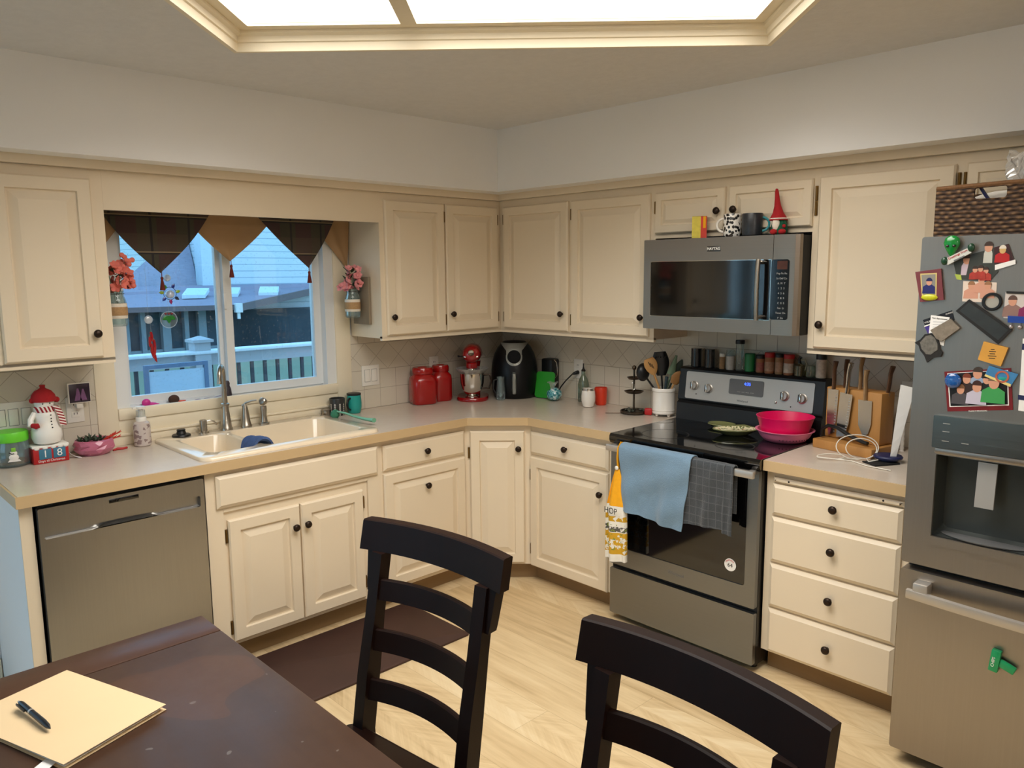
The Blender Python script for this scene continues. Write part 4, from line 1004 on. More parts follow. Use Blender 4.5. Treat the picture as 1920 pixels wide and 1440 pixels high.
mb = MB(); mb.lathe([(.030, .074), (.048, .082), (.056, .105), (.055, .13), (.044, .158), (.040, .172), (.042, .19), (.036, .208), (.026, .216), (.033, .228), (.036, .246), (.030, .266), (0, .276)], 28, (-.002, -.004, 0)); mb.build('body', snow, t)
mb = MB(); mb.lathe([(.044, .250), (.046, .258), (.042, .276), (.030, .292), (.012, .302), (.009, .306), (.011, .316), (0, .318)], 24, (-.002, -.004, 0)); mb.ball((-.043, -.006, .256), .011); mb.ball((.044, -.006, .252), .012); mb.build('hat', red_cloth, t, 'red knitted hat')
stripe = None
def mk_stripe():
    g = N('red_white_stripes'); x, y, z = g.xyz(); a = g.f('FRACT', g.f('DIVIDE', g.f('ADD', g.f('MULTIPLY', x, 1.0), g.f('MULTIPLY', z, .35)), .0135))
    g.set(Base_Color=g.mix(g.f('GREATER_THAN', a, .5), lin((150, 24, 36)), lin((238, 228, 220))), Roughness=.9); return g.m
def mk_stripe2():
    g = N('red_white_tail_stripes'); x, y, z = g.xyz(); a = g.f('FRACT', g.f('DIVIDE', g.f('ADD', z, g.f('MULTIPLY', x, .4)), .0115))
    g.set(Base_Color=g.mix(g.f('GREATER_THAN', a, .5), lin((150, 24, 36)), lin((238, 228, 220))), Roughness=.9); return g.m
mb = MB(); mb.lathe([(.030, .205), (.038, .208), (.039, .226), (.033, .231)], 24, (-.002, -.004, 0), cap0=False, cap1=False); mb.build('scarf', mk_stripe(), t, 'striped scarf')
mb = MB(); mb.loft([[(x, -.040+.004*math.sin(k*1.3), z) , (x+wd, -.034, z-.003), (x+wd, -.028, z-.003), (x, -.033+.004*math.sin(k*1.3), z)] for k, (x, z, wd) in enumerate(((.020, .232, .022), (.030, .215, .022), (.036, .195, .023), (.040, .175, .024), (.042, .150, .025)))]); mb.build('scarf_tail', mk_stripe2(), t, 'striped scarf tail')
mb = MB(); mb.tube([(-.040, -.008, .205), (-.058, -.020, .180), (-.062, -.030, .155)], [.010, .012, .011], 10); mb.build('arm', snow, t)
mb = MB(); mb.tube([(-.058, -.034, .160), (-.046, -.046, .157), (-.036, -.050, .160)], [.009, .012, .009], 10); mb.build('mitten', red_cloth, t)
for z, yy in ((.196, -.0455), (.182, -.0465), (.170, -.045), (.158, -.049), (.146, -.054)):
    mb = MB(); mb.ball((.010, yy, z), .0028, seg=8, rings=6); mb.build('button', black_matte, t)
for x in (-.014, .012):
    mb = MB(); mb.ball((x, -.0385, .243), .0026, seg=8, rings=6); mb.build('eye', black_matte, t)

def mk_pot():
    g = N('pink_faceted_glaze'); n = g.noise(12, 2); g.set(Base_Color=g.mix(n, lin((176, 92, 118)), lin((196, 112, 136))), Roughness=.3, Coat_Weight=.3); return g.m
t = thing('succulent_pot', 'pink faceted pot of succulents with red spiky leaves', 'plant pot', (-2.503, -.104, ZC))
mb = MB(); lps = []
for j, (r, z) in enumerate(((.055, 0), (.070, .012), (.078, .028), (.078, .044), (.074, .058), (.068, .064))):
    lps.append([(r*(1+(.03 if (k+j) % 2 else -.02))*math.cos(2*PI*(k+.5*(j % 2))/14), r*(1+(.03 if (k+j) % 2 else -.02))*math.sin(2*PI*(k+.5*(j % 2))/14), z) for k in range(14)])
lps.append([(.062*math.cos(2*PI*k/14), .062*math.sin(2*PI*k/14), .056) for k in range(14)]); mb.loft(lps); mb.build('pot', mk_pot(), t, smooth=False)
rnd = random.Random(3)
def rosette(c, r, n, h):
    mb = MB()
    for k in range(n):
        a = 2*PI*k/n + .4*(k % 2); e = .45+.5*(k % 3)/2
        tip = Vector((c[0]+r*math.cos(a), c[1]+r*math.sin(a), c[2]+h*e)); b = Vector(c); mid = (b+tip)/2+Vector((0, 0, .003))
        mb.tube([b, mid, tip], [.0025, .005, .0008], 6, flat=.55)
    return mb
for c, r, n in (((-.035, -.022, .054), .024, 9), ((0, -.030, .054), .022, 9), ((.025, -.012, .054), .022, 8), ((-.010, .015, .054), .026, 9), ((-.048, .012, .052), .020, 7)):
    rosette(c, r, n, .032).build('succulent', dark_leaf, t)
for p_, q_ in (((.035, -.005, .055), (.105, -.03, .085)), ((.040, -.01, .052), (.105, -.02, .062)), ((.045, 0, .055), (.090, .0, .078))):
    mb = MB(); p_, q_ = Vector(p_), Vector(q_)
    mb.tube([p_, p_.lerp(q_, .5), q_], [.004, .0035, .001], 6)
    for k in range(7):
        b = p_.lerp(q_, .15+.12*k); mb.tube([b, b+Vector((.010, (-1)**k*.007, .010))], [.003, .0005], 5)
    mb.build('red_leaf', M('red_succulent_leaf', (196, 52, 34), .5, var=.2), t, 'red spiky leaf')
t = thing('paper_scrap', 'curled white paper scrap between the snowman and the pink pot', 'paper', (-2.598, -.120, ZC))
mb = MB(); mb.grid(lambda u, v: (-.018+.050*u, -.015+.03*v-.02*u, .038*(1-u)**2+.001), 10, 4); mb.build('sheet', white_paper, t, solid=.001)
t = thing('hair_clip', 'small red plastic clip on the counter right of the pink pot', 'clip', (-2.405, -.118, ZC))
mb = MB(); mb.tube([(-.03, -.005, .005), (-.01, .004, .007), (.012, -.002, .006), (.03, .006, .006)], [.004, .006, .005, .005], 8); mb.build('clip', red_paint, t)
def mk_soap():
    g = N('printed_clear_bottle'); n = g.noise(55, 2); x, y, z = g.xyz()
    inb = g.f('MULTIPLY', g.f('GREATER_THAN', z, .012), g.f('LESS_THAN', z, .098))
    k = g.f('MULTIPLY', inb, g.f('GREATER_THAN', n, .55))
    g.set(Base_Color=g.mix(k, lin((212, 198, 190)), lin((150, 128, 126))), Roughness=.2, Alpha=.82); return g.m
t = thing('soap_bottle', 'clear patterned foaming soap bottle left of the sink', 'soap bottle', (-2.301, -.092, ZC))
mb = MB(); mb.lathe([(.030, 0), (.035, .004), (.036, .02), (.036, .090), (.033, .104), (.022, .112), (.0, .113)], 28); mb.build('bottle', mk_soap(), t)
mb = MB(); mb.lathe([(.022, .110), (.022, .128), (.020, .131), (0, .131)], 24); mb.build('collar', white_plastic, t)
mb = MB(); mb.lathe([(.019, .131), (.019, .160), (.0, .161)], 24, cap0=False); mb.build('clear_cap', clear_thin, t)
mb = MB(); mb.lathe([(.012, .131), (.010, .165), (.020, .168), (.021, .177), (0, .178)], 20); mb.box(-.034, 0, -.007, .007, .168, .176, .002); mb.build('pump', white_plastic, t)

# ------------------------------------------------------------------ counter right of the sink
def mug(label, loc, rz, r, h, mat, inner, hmat, flare=0.0, cat='mug', hy=0, lid=None, name='mug', prof=None):
    t = thing(name, label, cat, loc, rz)
    mb = MB(); mb.lathe((prof or [(r*.86, 0), (r*.95, .004), (r, .02), (r+flare, h-.003), (r+flare-.001, h)]) + [(r+flare-.003, h), (r-.004, .012), (0, .010)], 28, cap1=False); mb.build('body', mat, t)
    if hmat:
        z0, z1 = h*.22, h*.82; zc = (z0+z1)/2; ra = (z1-z0)/2
        mb = MB(); mb.tube([(r-.003+ra*1.05*math.sin(PI*k/10), 0, zc-ra*math.cos(PI*k/10)) for k in range(11)], .0055, 8); mb.build('handle', hmat, t)
    return t
def mk_leafy():
    g = N('dark_mug_print'); x, y, z = g.xyz(); ang_ = g.f('ARCTAN2', y, x); a = g.f('ABSOLUTE', g.f('SUBTRACT', g.f('FRACT', g.f('MULTIPLY', ang_, 1.6)), .5))
    zz = g.f('FRACT', g.f('ADD', g.f('DIVIDE', z, .011), g.f('MULTIPLY', a, 2.0)))
    k = g.f('MULTIPLY', g.f('MULTIPLY', g.f('LESS_THAN', a, .16), g.f('LESS_THAN', z, .068)), g.f('GREATER_THAN', zz, .35))
    g.set(Base_Color=g.mix(k, lin((44, 44, 42)), lin((210, 204, 194))), Roughness=.35); return g.m
mug('dark mug with white plant print beside the sink', (-1.292, -.070, ZC), math.radians(60), .040, .093, mk_leafy(), None, black_plastic, .001)
t = mug('teal insulated mug with black handle right of the dark mug', (-1.190, -.075, ZC), math.radians(205), .038, .104, teal, None, black_plastic, prof=[(.030, 0), (.034, .004), (.040, .030), (.041, .055), (.038, .090), (.037, .104)])
mb = MB(); mb.lathe([(.037, .098), (.0385, .100), (.0385, .108), (.034, .110), (0, .108)], 28); mb.build('lid', black_plastic, t)
t = thing('sink_strainer', 'upturned steel sink strainer at the back right corner of the sink', 'strainer', (-1.352, -.056, ZC))
mb = MB(); mb.lathe([(.020, 0), (.022, .004), (.020, .030), (.026, .034), (.026, .038), (0, .040)], 22); mb.build('cup', nickel, t)
t = thing('dish_brush', 'green dish brush lying on the counter behind the sink corner', 'brush', (-1.352, -.308, .9295), math.radians(-80))
bg_ = M('mint_plastic', (112, 172, 138), .35, var=.05)
mb = MB(); mb.tube([(-.11, 0, .030), (-.05, 0, .028), (.02, 0, .018), (.10, 0, .012), (.16, 0, .013)], [.006, .007, .008, .010, .014], 12, flat=.8); mb.build('handle', bg_, t)
mb = MB(); mb.x = Matrix.Translation((-.125, .0, .022)) @ Matrix.Rotation(.5, 4, 'Y'); mb.lathe([(.022, -.020), (.024, -.006), (.020, .004), (.012, .014), (0, .016)], 20); mb.build('brush_head', M('green_bristles', (52, 120, 92), .8, var=.25, scale=200, bump=.6, bscale=300), t, 'darker green bristle head')

can_m = M('red_canister_glaze', (158, 16, 15), .22, var=.05, coat=.4)
def canister(label, x, y, w_, h, rz):
    t = thing('canister', label, 'canister', (x, y, ZC), rz, 'red canisters')
    mb = MB(); mb.loft([rrect(0, 0, w_*.90, w_*.90, w_*.26, 0), rrect(0, 0, w_, w_, w_*.28, .010), rrect(0, 0, w_, w_, w_*.28, h*.60), rrect(0, 0, w_*.96, w_*.96, w_*.30, h*.72), rrect(0, 0, w_*.76, w_*.76, w_*.34, h*.80), rrect(0, 0, w_*.74, w_*.74, w_*.35, h*.83)])
    mb.build('body', can_m, t, ang=.9)
    mb = MB(); mb.lathe([(w_*.40, h*.82), (w_*.42, h*.84), (w_*.42, h*.95), (w_*.38, h), (w_*.20, h*1.0), (w_*.18, h*.985), (0, h*.985)], 28); mb.build('lid', can_m, t)
canister('larger red canister, left of the pair beside the stand mixer', -.738, -.100, .146, .212, math.radians(-20))
canister('smaller red canister next to the stand mixer', -.592, -.084, .122, .212, math.radians(-20))

t = thing('stand_mixer', 'red stand mixer with steel bowl and clear splash guard', 'mixer', (-.452, -.212, ZC), math.radians(-44))
mb = MB(); lp = []
for sc_, z in ((.98, 0), (1, .004), (1, .014), (.94, .022)): lp.append([(x*sc_, y*sc_, z) for x, y, q_ in rrect(0, .035, .19, .27, .092, 0, 8)])
mb.loft(lp); mb.build('base', red_enamel, t, ang=.8)
mb = MB(); mb.loft([rrect(0, .115, .085, .085, .035, .020, 5), rrect(0, .115, .075, .075, .034, .10, 5), rrect(0, .110, .085, .085, .036, .19, 5), rrect(0, .10, .095, .11, .04, .225, 5)]); mb.build('column', red_enamel, t, ang=.9)
mb = MB(); lp = []
for y, r in ((-.112, .002), (-.110, .022), (-.100, .038), (-.075, .049), (-.03, .055), (.05, .056), (.11, .052), (.15, .040), (.168, .020), (.172, .002)):
    lp.append([(r*1.05*math.cos(2*PI*k/28), y, .278+r*math.sin(2*PI*k/28)) for k in range(28)])
mb.loft(lp); mb.build('head', red_enamel, t, ang=.9)
mb = MB(); mb.loft([[(r_*1.05*math.cos(2*PI*k/28), y, .268+.2*z_+r_*.25*math.sin(2*PI*k/28)) for k in range(28)] for y, r_, z_ in ((-.107, .020, 0), (-.102, .040, 0), (-.02, .0585, 0), (.08, .0585, 0))]); mb.build('trim_band', chrome, t, 'chrome trim band')
mb = MB(); mb.x = Matrix.Translation((0, -.108, .292)) @ Matrix.Rotation(PI/2, 4, 'X'); mb.lathe([(.017, 0), (.018, .006), (.014, .012), (0, .013)], 22); mb.build('hub_cap', chrome, t, 'chrome hub cap')
mb = MB(); mb.tube([(-.05, -.03, .265), (-.068, -.035, .265), (-.082, -.04, .266)], [.003, .003, .007], 8); mb.build('speed_lever', black_plastic, t)
mb = MB(); mb.lathe([(.030, .195), (.034, .200), (.034, .225), (.028, .232)], 22, (0, -.050, 0)); mb.build('planetary_head', red_enamel, t)
mb = MB(); mb.lathe([(.028, .185), (.026, .196)], 20, (0, -.050, 0)); mb.build('beater_shaft', chrome, t)
mb = MB(); mb.lathe([(.040, .022), (.042, .030), (.030, .036), (.045, .048), (.062, .075), (.070, .110), (.073, .165), (.076, .168), (.074, .170), (.070, .165), (.066, .11), (.0, .05)], 32, (0, -.045, 0), cap1=False); bw = mb.build('bowl', chrome, t, 'polished steel bowl')
mb = MB(); mb.tube([(.070, -.045, .155), (.105, -.050, .158), (.115, -.050, .12), (.100, -.048, .075), (.064, -.045, .075)], .006, 8); mb.build('bowl_handle', bronze, bw)
mb = MB(); mb.lathe([(.072, .168), (.082, .174), (.098, .196), (.096, .197), (.080, .177), (.072, .171)], 32, (0, -.045, 0), cap0=False, cap1=False); mb.build('splash_guard', clear_thin, t, 'clear splash guard')
t = thing('glass_carafe', 'small glass carafe with dark handle between mixer and air fryer', 'carafe', (-.345, -.345, ZC), math.radians(-44))
mb = MB(); mb.lathe([(.020, 0), (.026, .004), (.028, .05), (.022, .12), (.024, .14), (.022, .14), (.020, .12), (.025, .05), (0, .006)], 22, cap1=False); mb.build('body', clear, t)
mb = MB(); mb.tube([(-.022, -.012, .125), (-.040, -.022, .122), (-.044, -.024, .07), (-.028, -.012, .04)], .005, 8); mb.build('handle', black_plastic, t)

# air fryer
AF = thing('air_fryer', 'black egg-shaped air fryer with silver dial and handle in the corner', 'air fryer', (-.188, -.302, ZC), math.radians(-45))
prof = [(.120, 0), (.128, .006), (.138, .05), (.143, .11), (.141, .17), (.134, .22), (.121, .265), (.102, .302), (.082, .328), (.066, .340), (0, .344)]
def afr(z):
    for (r0, z0), (r1, z1) in zip(prof, prof[1:]):
        if z0 <= z <= z1: return r0+(r1-r0)*(z-z0)/(z1-z0)
    return 0
mb = MB(); mb.lathe(prof, 48); mb.build('body', fryer_black, AF, ang=.9)
def ys(x, z, off): return -math.sqrt(max(1e-6, afr(z)**2-x*x))-off
silver = M('silver_plastic', (150, 152, 146), .3, .6, var=.05)
def hw(z):
    if z > .290: return .046+(z-.290)*.9
    if z > .265: return .046
    return math.sqrt(max(0, .048**2-(z-.250)**2)) if z < .250 else .048
mb = MB(); mb.grid(lambda u, v: (lambda z: (hw(z)*(2*u-1), ys(hw(z)*(2*u-1), z, .003), z))(.2025+(.332-.2025)*v), 16, 30); mb.build('silver_yoke', silver, AF, 'silver dial surround', solid=.004, ang=1)
mb = MB(); mb.x = Matrix.Translation((0, -afr(.252)-.004, .256)) @ Matrix.Rotation(PI/2-.30, 4, 'X'); mb.lathe([(.040, -.006), (.040, .006), (.037, .009), (0, .010)], 36); mb.build('dial', M('satin_black', (9, 9, 10), .6, var=.05, spec=.1), AF, 'round black dial')
mb = MB()
mb.loft([[(-wd, -.140-o_*.0, z), (-wd*.6, -.140-o_, z), (wd*.6, -.140-o_, z), (wd, -.140, z)] for z, o_, wd in ((.032, .002, .006), (.038, .022, .013), (.06, .030, .015), (.12, .030, .014), (.158, .026, .013), (.166, .004, .010))]); mb.build('handle', silver, AF, 'silver drawer handle')
mb = MB(); mb.tube([(afr(.195)*1.0015*math.sin(a), -afr(.195)*1.0015*math.cos(a), .195-.02*abs(math.cos(a))) for a in [(-1.3+2.6*k/24) for k in range(25)]], .0012, 6); mb.build('drawer_seam', black_matte, AF)
# things behind the air fryer
t = thing('storage_tin', 'black tin with wire handle behind the green board', 'tin', (-.050, -.462, ZC))
mb = MB(); mb.box(-.035, .035, -.055, .035, 0, .235, .012); mb.build('body', black_plastic, t)
mb = MB(); mb.tube([(-.01, -.05, .23), (-.012, -.072, .215), (-.012, -.080, .18), (-.012, -.078, .14), (-.010, -.058, .12)], .003, 8); mb.build('wire_handle', chrome, t)
t = thing('cutting_board', 'bright green plastic cutting board leaning on the tile by the air fryer', 'cutting board', (-.130, -.502, ZC), WB+.25)
mb = MB(); mb.x = Matrix.Rotation(-.20, 4, 'X'); mb.loft([[(a, y_, b) for a, y_, b in rl(-.07, .055, .003, .162, .02, -.004)], [(a, y_, b) for a, y_, b in rl(-.07, .055, .003, .162, .02, .004)]]); mb.build('board', green_board, t)
def mk_candy():
    g = N('teal_candy_wrap'); n = g.noise(60, 3, None, .6); g.set(Base_Color=g.ramp(n, [(.38, lin((36, 108, 118))), (.52, lin((96, 176, 182))), (.64, lin((226, 238, 236)))]), Roughness=.2, Coat_Weight=.5); return g.m
t = thing('candy_bag', 'teal striped candies in a clear twisted bag by the cord', 'candy bag', (-.150, -.598, ZC))
mb = MB(); mb.ball((0, 0, .038), .046, .044, .038, 20, 14)
for v in mb.bm.verts: v.co += Vector((rnd.uniform(-1, 1), rnd.uniform(-1, 1), rnd.uniform(-.3, 1)))*.0035
mb.build('bag', mk_candy(), t)
mb = MB(); mb.lathe([(.010, .070), (.008, .078), (.022, .108), (.034, .112)], 14, (-.01, 0, 0), cap0=False, cap1=False)
for v in mb.bm.verts: v.co += Vector((rnd.uniform(-1, 1), rnd.uniform(-1, 1), rnd.uniform(-1, 1)))*.006
mb.build('bag_top', clear_thin, t, 'gathered clear bag top', smooth=False)
t = thing('oil_bottle', 'clear glass oil bottle with black pourer by the outlet', 'bottle', (-.050, -.738, ZC))
mb = MB(); mb.loft([rrect(0, 0, .048, .048, .008, 0), rrect(0, 0, .050, .050, .008, .10), rrect(0, 0, .040, .040, .012, .135), rrect(0, 0, .022, .022, .010, .155), rrect(0, 0, .022, .022, .010, .180)]); mb.build('bottle', glassy('green_tint_glass', (190, 204, 186), .25), t)
mb = MB(); mb.loft([rrect(0, 0, .042, .042, .006, .006), rrect(0, 0, .042, .042, .006, .045)]); mb.build('oil', glassy('oil_liquid', (150, 158, 108), .2), t)
mb = MB(); mb.lathe([(.012, .178), (.013, .186), (.007, .192), (.004, .205), (.0035, .224), (0, .225)], 14); mb.build('pourer', black_plastic, t)
t = mug('white stemless tumbler with steel rim on the range wall counter', (-.172, -.880, ZC), 0, .036, .104, white_cer, None, None, cat='tumbler', name='tumbler', prof=[(.024, 0), (.030, .004), (.039, .035), (.040, .06), (.036, .095)])
mb = MB(); mb.lathe([(.0362, .094), (.0365, .106), (.034, .107), (.0335, .095)], 28, cap0=False, cap1=False); mb.build('rim', chrome, t, 'steel rim')
mug('red-orange plastic cup behind the white tumbler', (-.068, -.885, ZC), 0, .033, .100, M('red_orange_plastic', (214, 58, 30), .4, var=.04), None, None, .003, cat='cup', name='plastic_cup')
# tiered stand
t = thing('tiered_stand', 'dark metal three-tier trinket stand left of the utensil crock', 'stand', (-.160, -1.188, ZC))
pew = M('pewter', (86, 74, 62), .35, .9, var=.15, scale=50)
mb = MB(); mb.lathe([(.060, 0), (.072, .006), (.072, .016), (.068, .018), (.066, .008), (0, .006)], 28); mb.build('base_tray', pew, t)
mb = MB(); mb.tube([(0, 0, .006), (0, 0, .238)], .0055, 10); mb.ball((0, 0, .246), .012, .012, .013); mb.build('pole', pew, t)
for z, r in ((.108, .052), (.182, .038)):
    mb = MB(); mb.lathe([(.006, 0), (r*.75, .002), (r, .012), (r+.001, .014), (r-.002, .014), (r*.74, .005), (.006, .004)], 28, (0, 0, z), cap0=False, cap1=False); mb.build('tray', pew, t)
mb = MB(); mb.tube([(-.034+.012*math.cos(a), -.020, .178-.025+.026*math.sin(a)) for a in [PI*.5+2*PI*k/16 for k in range(14)]], .0014, 6); o = mb.build('chain_loop', chrome, t)
t2 = thing('trinket_bracelet', 'pile of dark bracelets and trinkets on the tiered stand base', 'trinkets', (-.160, -1.188, ZC+.0085)); t2['kind'] = 'stuff'
mb = MB()
for k in range(14):
    a = rnd.uniform(0, 6.28); r = rnd.uniform(.025, .056); mb.ball((r*math.cos(a), r*math.sin(a), .006+rnd.uniform(0, .010)), rnd.uniform(.006, .012), None, rnd.uniform(.005, .008), 10, 6)
mb.build('trinkets', [M('trinket_mix', (70, 74, 64), .3, .3, var=.9, scale=45)], t2)
t = thing('wooden_skewer', 'thin brown stick on the counter left of the tiered stand', 'stick', (-.235, -1.115, ZC))
mb = MB(); mb.tube([(-.03, .035, .002), (.03, -.03, .002)], .0018, 6); mb.build('stick', walnut, t)
t = thing('red_pouch', 'small red pouch between the tiered stand and utensil crock', 'pouch', (-.150, -1.278, ZC), WB+.4)
mb = MB(); mb.box(-.022, .020, -.010, .010, 0, .038, .008); mb.build('pouch', red_paint, t)
# crock and utensils
CK = (-.112, -1.345)
t = thing('utensil_crock', 'white ceramic crock on ball feet holding cooking utensils', 'crock', (CK[0], CK[1], ZC))
mb = MB(); mb.lathe([(.046, .014), (.057, .016), (.059, .022), (.057, .030), (.0595, .034), (.0575, .038), (.0575, .130), (.0605, .133), (.0605, .146), (.058, .150), (.054, .150), (.054, .03), (0, .024)], 36, cap1=False); mb.build('crock', white_cer, t)
for k in range(4):
    a = PI/4+k*PI/2+.5; mb = MB(); mb.ball((.042*math.cos(a), .042*math.sin(a), .0085), .0085, seg=12, rings=8); mb.build('ball_foot', white_cer, t)
RTv = Vector((.72, -.69, 0)); VD = Vector((.69, .72, 0))
def utensil(name, label, lat, zh, mat, dep=0.0, blat=None):
    """root at the bottom of the crock, returns (root, direction matrix) leaning to lat (m along the view's right)"""
    b = Vector((CK[0], CK[1], ZC+.032)) + RTv*(-.3*lat if blat is None else blat) + VD*(dep*.3)
    h = Vector((CK[0], CK[1], 0)) + RTv*lat + VD*dep; h.z = zh
    t = thing(name, label, 'kitchen utensil', tuple(b))
    return t, h-b
def paddle(mbx, P, D, L, wd, th, side, n=10, shape=lambda u: math.sin(PI*min(1, .12+u*.88))**.6):
    D = D.normalized(); s_ = (side - D*side.dot(D)).normalized(); nn = D.cross(s_)
    lp = []
    for k in range(n+1):
        u = k/n; c = P + D*(L*u); w_ = max(.0008, wd*shape(u))
        lp.append([c + s_*(w_*math.cos(a)) + nn*(th*math.sin(a)) for a in [2*PI*q_/10 for q_ in range(10)]])
    mbx.loft(lp)
t, d = utensil('ladle', 'black ladle leaning left in the crock', -.098, 1.125, black_plastic, .01)
mb = MB(); mb.tube([Vector((0, 0, 0)), d], .005, 8); mb.build('handle', black_plastic, t)
mb = MB(); mb.ball(tuple(d+Vector((-.008, .008, .02))), .042, .030, .048, 18, 12); mb.build('bowl', black_plastic, t)
t, d = utensil('slotted_spoon', 'pale wooden slotted spoon in the crock', -.060, 1.15, spoonwood, -.015)
mb = MB(); mb.tube([Vector((0, 0, 0)), d*.85, d], [.006, .006, .007], 8); mb.build('handle', spoonwood, t)
mb = MB(); paddle(mb, d*.94, d, .088, .034, .005, RTv, shape=lambda u: .25+.75*math.sin(PI*min(1, .05+u*.75))); hd = mb.build('bowl', spoonwood, t)
for k in (-1, 0, 1):
    mb = MB(); c = d*1.08+RTv*(k*.009+.004*0)-VD*.0058+Vector((0, 0, .006-.005*k)); mb.tube([c, c+d.normalized()*.026+RTv*.004*-1], .0017, 6); mb.build('slot', black_matte, hd)
t, d = utensil('pasta_server', 'black toothed pasta server at the back of the crock', -.012, 1.155, black_plastic, .02)
mb = MB(); mb.tube([Vector((0, 0, 0)), d], .005, 8); mb.build('handle', black_plastic, t)
mb = MB(); paddle(mb, d*.86, d, .125, .044, .010, RTv, shape=lambda u: .3+.7*math.sin(PI*min(1, .1+u*.72)))
for k in (-2, -1, 0, 1, 2):
    p_ = d*1.26+RTv*(.013*k); mb.tube([p_, p_+Vector((0, 0, .018))-VD*.012], [.004, .002], 6)
mb.build('bowl', black_plastic, t)
t, d = utensil('spatula', 'sage green silicone spatula on the right side of the crock', .045, 1.15, sage, .02)
mb = MB(); mb.tube([Vector((0, 0, 0)), d], .005, 8); mb.build('handle', sage, t)
mb = MB(); paddle(mb, d*.90, d, .105, .023, .006, RTv, shape=lambda u: 1-.75*u); mb.build('blade', sage, t)
t, d = utensil('turner', 'dark green turner at the right of the crock', .070, 1.14, dark_leaf, .03)
mb = MB(); mb.tube([Vector((0, 0, 0)), d], .005, 8); mb.build('handle', dark_leaf, t)
mb = MB(); paddle(mb, d*.88, d, .10, .020, .005, RTv, shape=lambda u: math.sin(PI*(.1+.85*u))); mb.build('blade', M('dark_green_silicone', (50, 62, 50), .6), t)
t, d = utensil('wooden_spoon', 'brown wooden spoon leaning right in the crock', .050, 1.105, spoonwood, -.042)
mb = MB(); mb.tube([Vector((0, 0, 0)), d], .005, 8); mb.build('handle', spoonwood, t)
mb = MB(); paddle(mb, d*.90, d, .075, .029, .007, RTv); mb.build('bowl', M('darker_spoon_wood', (150, 106, 58), .6, var=.15), t)
t, d = utensil('whisk', 'patterned dark handle standing in the middle of the crock', .010, 1.125, navy, -.02)
mb = MB(); mb.tube([Vector((0, 0, 0)), d], [.006, .009], 10); mb.build('handle', M('speckled_handle', (40, 56, 62), .4, var=.8, scale=90), t)

# ------------------------------------------------------------------ on the cooktop
ZR = .9178
t = thing('spoon_rest', 'olive green leaf-shaped spoon rest on the cooktop', 'spoon rest', (-.185, -1.735, ZR), WB)
olive = M('olive_glaze', (120, 122, 78), .25, var=.12, coat=.3)
mb = MB(); mb.lathe([(.040, 0), (.050, .004), (.072, .016), (.070, .019), (.050, .008), (0, .006)], 28, (0, 0, 0), sy=.75, cap1=True); mb.build('dish', olive, t)
mb = MB(); mb.tube([(.05, .02, .012), (.10, .03, .018), (.135, .035, .016)], [.012, .016, .008], 8, flat=.35); mb.build('handle', olive, t)
def mk_speck():
    g = N('speckled_plate'); n = g.noise(95, 2); n2 = g.noise(70, 2, g.map((1, 1, 1), (0, 0, 1)))
    c = g.mix(g.f('GREATER_THAN', n, .54), lin((226, 216, 176)), lin((98, 110, 66))); c = g.mix(g.f('GREATER_THAN', n2, .64), c, lin((196, 110, 60)))
    g.set(Base_Color=c, Roughness=.25, Coat_Weight=.3); return g.m
t = thing('oval_plate', 'oval speckled plate on the cooktop left of the pink bowls', 'plate', (-.290, -1.868, ZR), math.radians(-48))
mb = MB(); mb.lathe([(.055, 0), (.062, .003), (.085, .014), (.104, .026), (.102, .030), (.098, .028)], 36, sy=.62, cap1=False); mb.build('rim', olive, t, 'olive rim')
mb = MB(); mb.lathe([(.0985, .0275), (.082, .020), (.04, .017), (0, .017)], 36, sy=.62, cap0=False); mb.build('plate_face', mk_speck(), t, 'speckled face')
t = thing('colander', 'pale pink colander bowl, the lower of the two on the cooktop', 'bowl', (-.250, -2.088, ZR))
mb = MB(); mb.lathe([(.080, 0), (.088, .003), (.106, .022), (.118, .045), (.126, .048), (.127, .051), (.117, .050), (.102, .024), (.084, .007), (0, .005)], 40, cap1=True); mb.build('bowl', pale_pink, t)
for k in range(13):
    a = math.radians(195+k*8.0); mb = MB(); r_ = .1030; mb.ball((r_*math.cos(a), r_*math.sin(a), .0175), .0026, .0026, .0018, 8, 6); mb.build('perforation', black_matte, t)
t = thing('mixing_bowl', 'hot pink plastic bowl nested in the pale colander', 'bowl', (-.250, -2.088, ZR+.0065))
mb = MB(); mb.lathe([(.082, 0), (.090, .004), (.100, .030), (.112, .070), (.121, .098), (.124, .104), (.120, .105), (.108, .070), (.096, .030), (.086, .009), (0, .007)], 40, cap1=True); mb.build('bowl', hot_pink, t)

# ------------------------------------------------------------------ jars on top of the range
ZT = 1.1825
def jar(label, s_, r, h, body, cap=None, capm=None, caph=.02, capr=None, name='spice_jar', neck=None, cat='spice jar', lab=None, x=-.051):
    t = thing(name, label, cat, (x, -s_, ZT), WB, 'jars on top of the range')
    hb = h-(caph if capm else 0)
    mb = MB(); mb.lathe([(r*.9, 0), (r, .003), (r, hb*.80), (r*(neck or 1), hb*.95), (r*(neck or 1), hb), (0, hb)], 20); mb.build('body', body, t)
    if capm:
        c_ = capr or r*1.0
        mb = MB(); mb.lathe([(c_, hb-.001), (c_, h-.003), (c_*.9, h), (0, h)], 20); mb.build('cap', capm, t)
    if lab:
        mb = MB(); mb.lathe([(r*1.012, hb*.15), (r*1.012, hb*.72)], 20, cap0=False, cap1=False); mb.build('paper_label', lab, t)
    return t
shk = M('dark_shaker', (30, 30, 32), .25, var=.1, coat=.3)
lab1 = M('printed_label_white', (196, 186, 172), .6, var=.5, scale=70); lab2 = M('printed_label_red', (150, 84, 74), .6, var=.6, scale=80); lab3 = M('printed_label_tan', (170, 134, 108), .6, var=.5, scale=80)
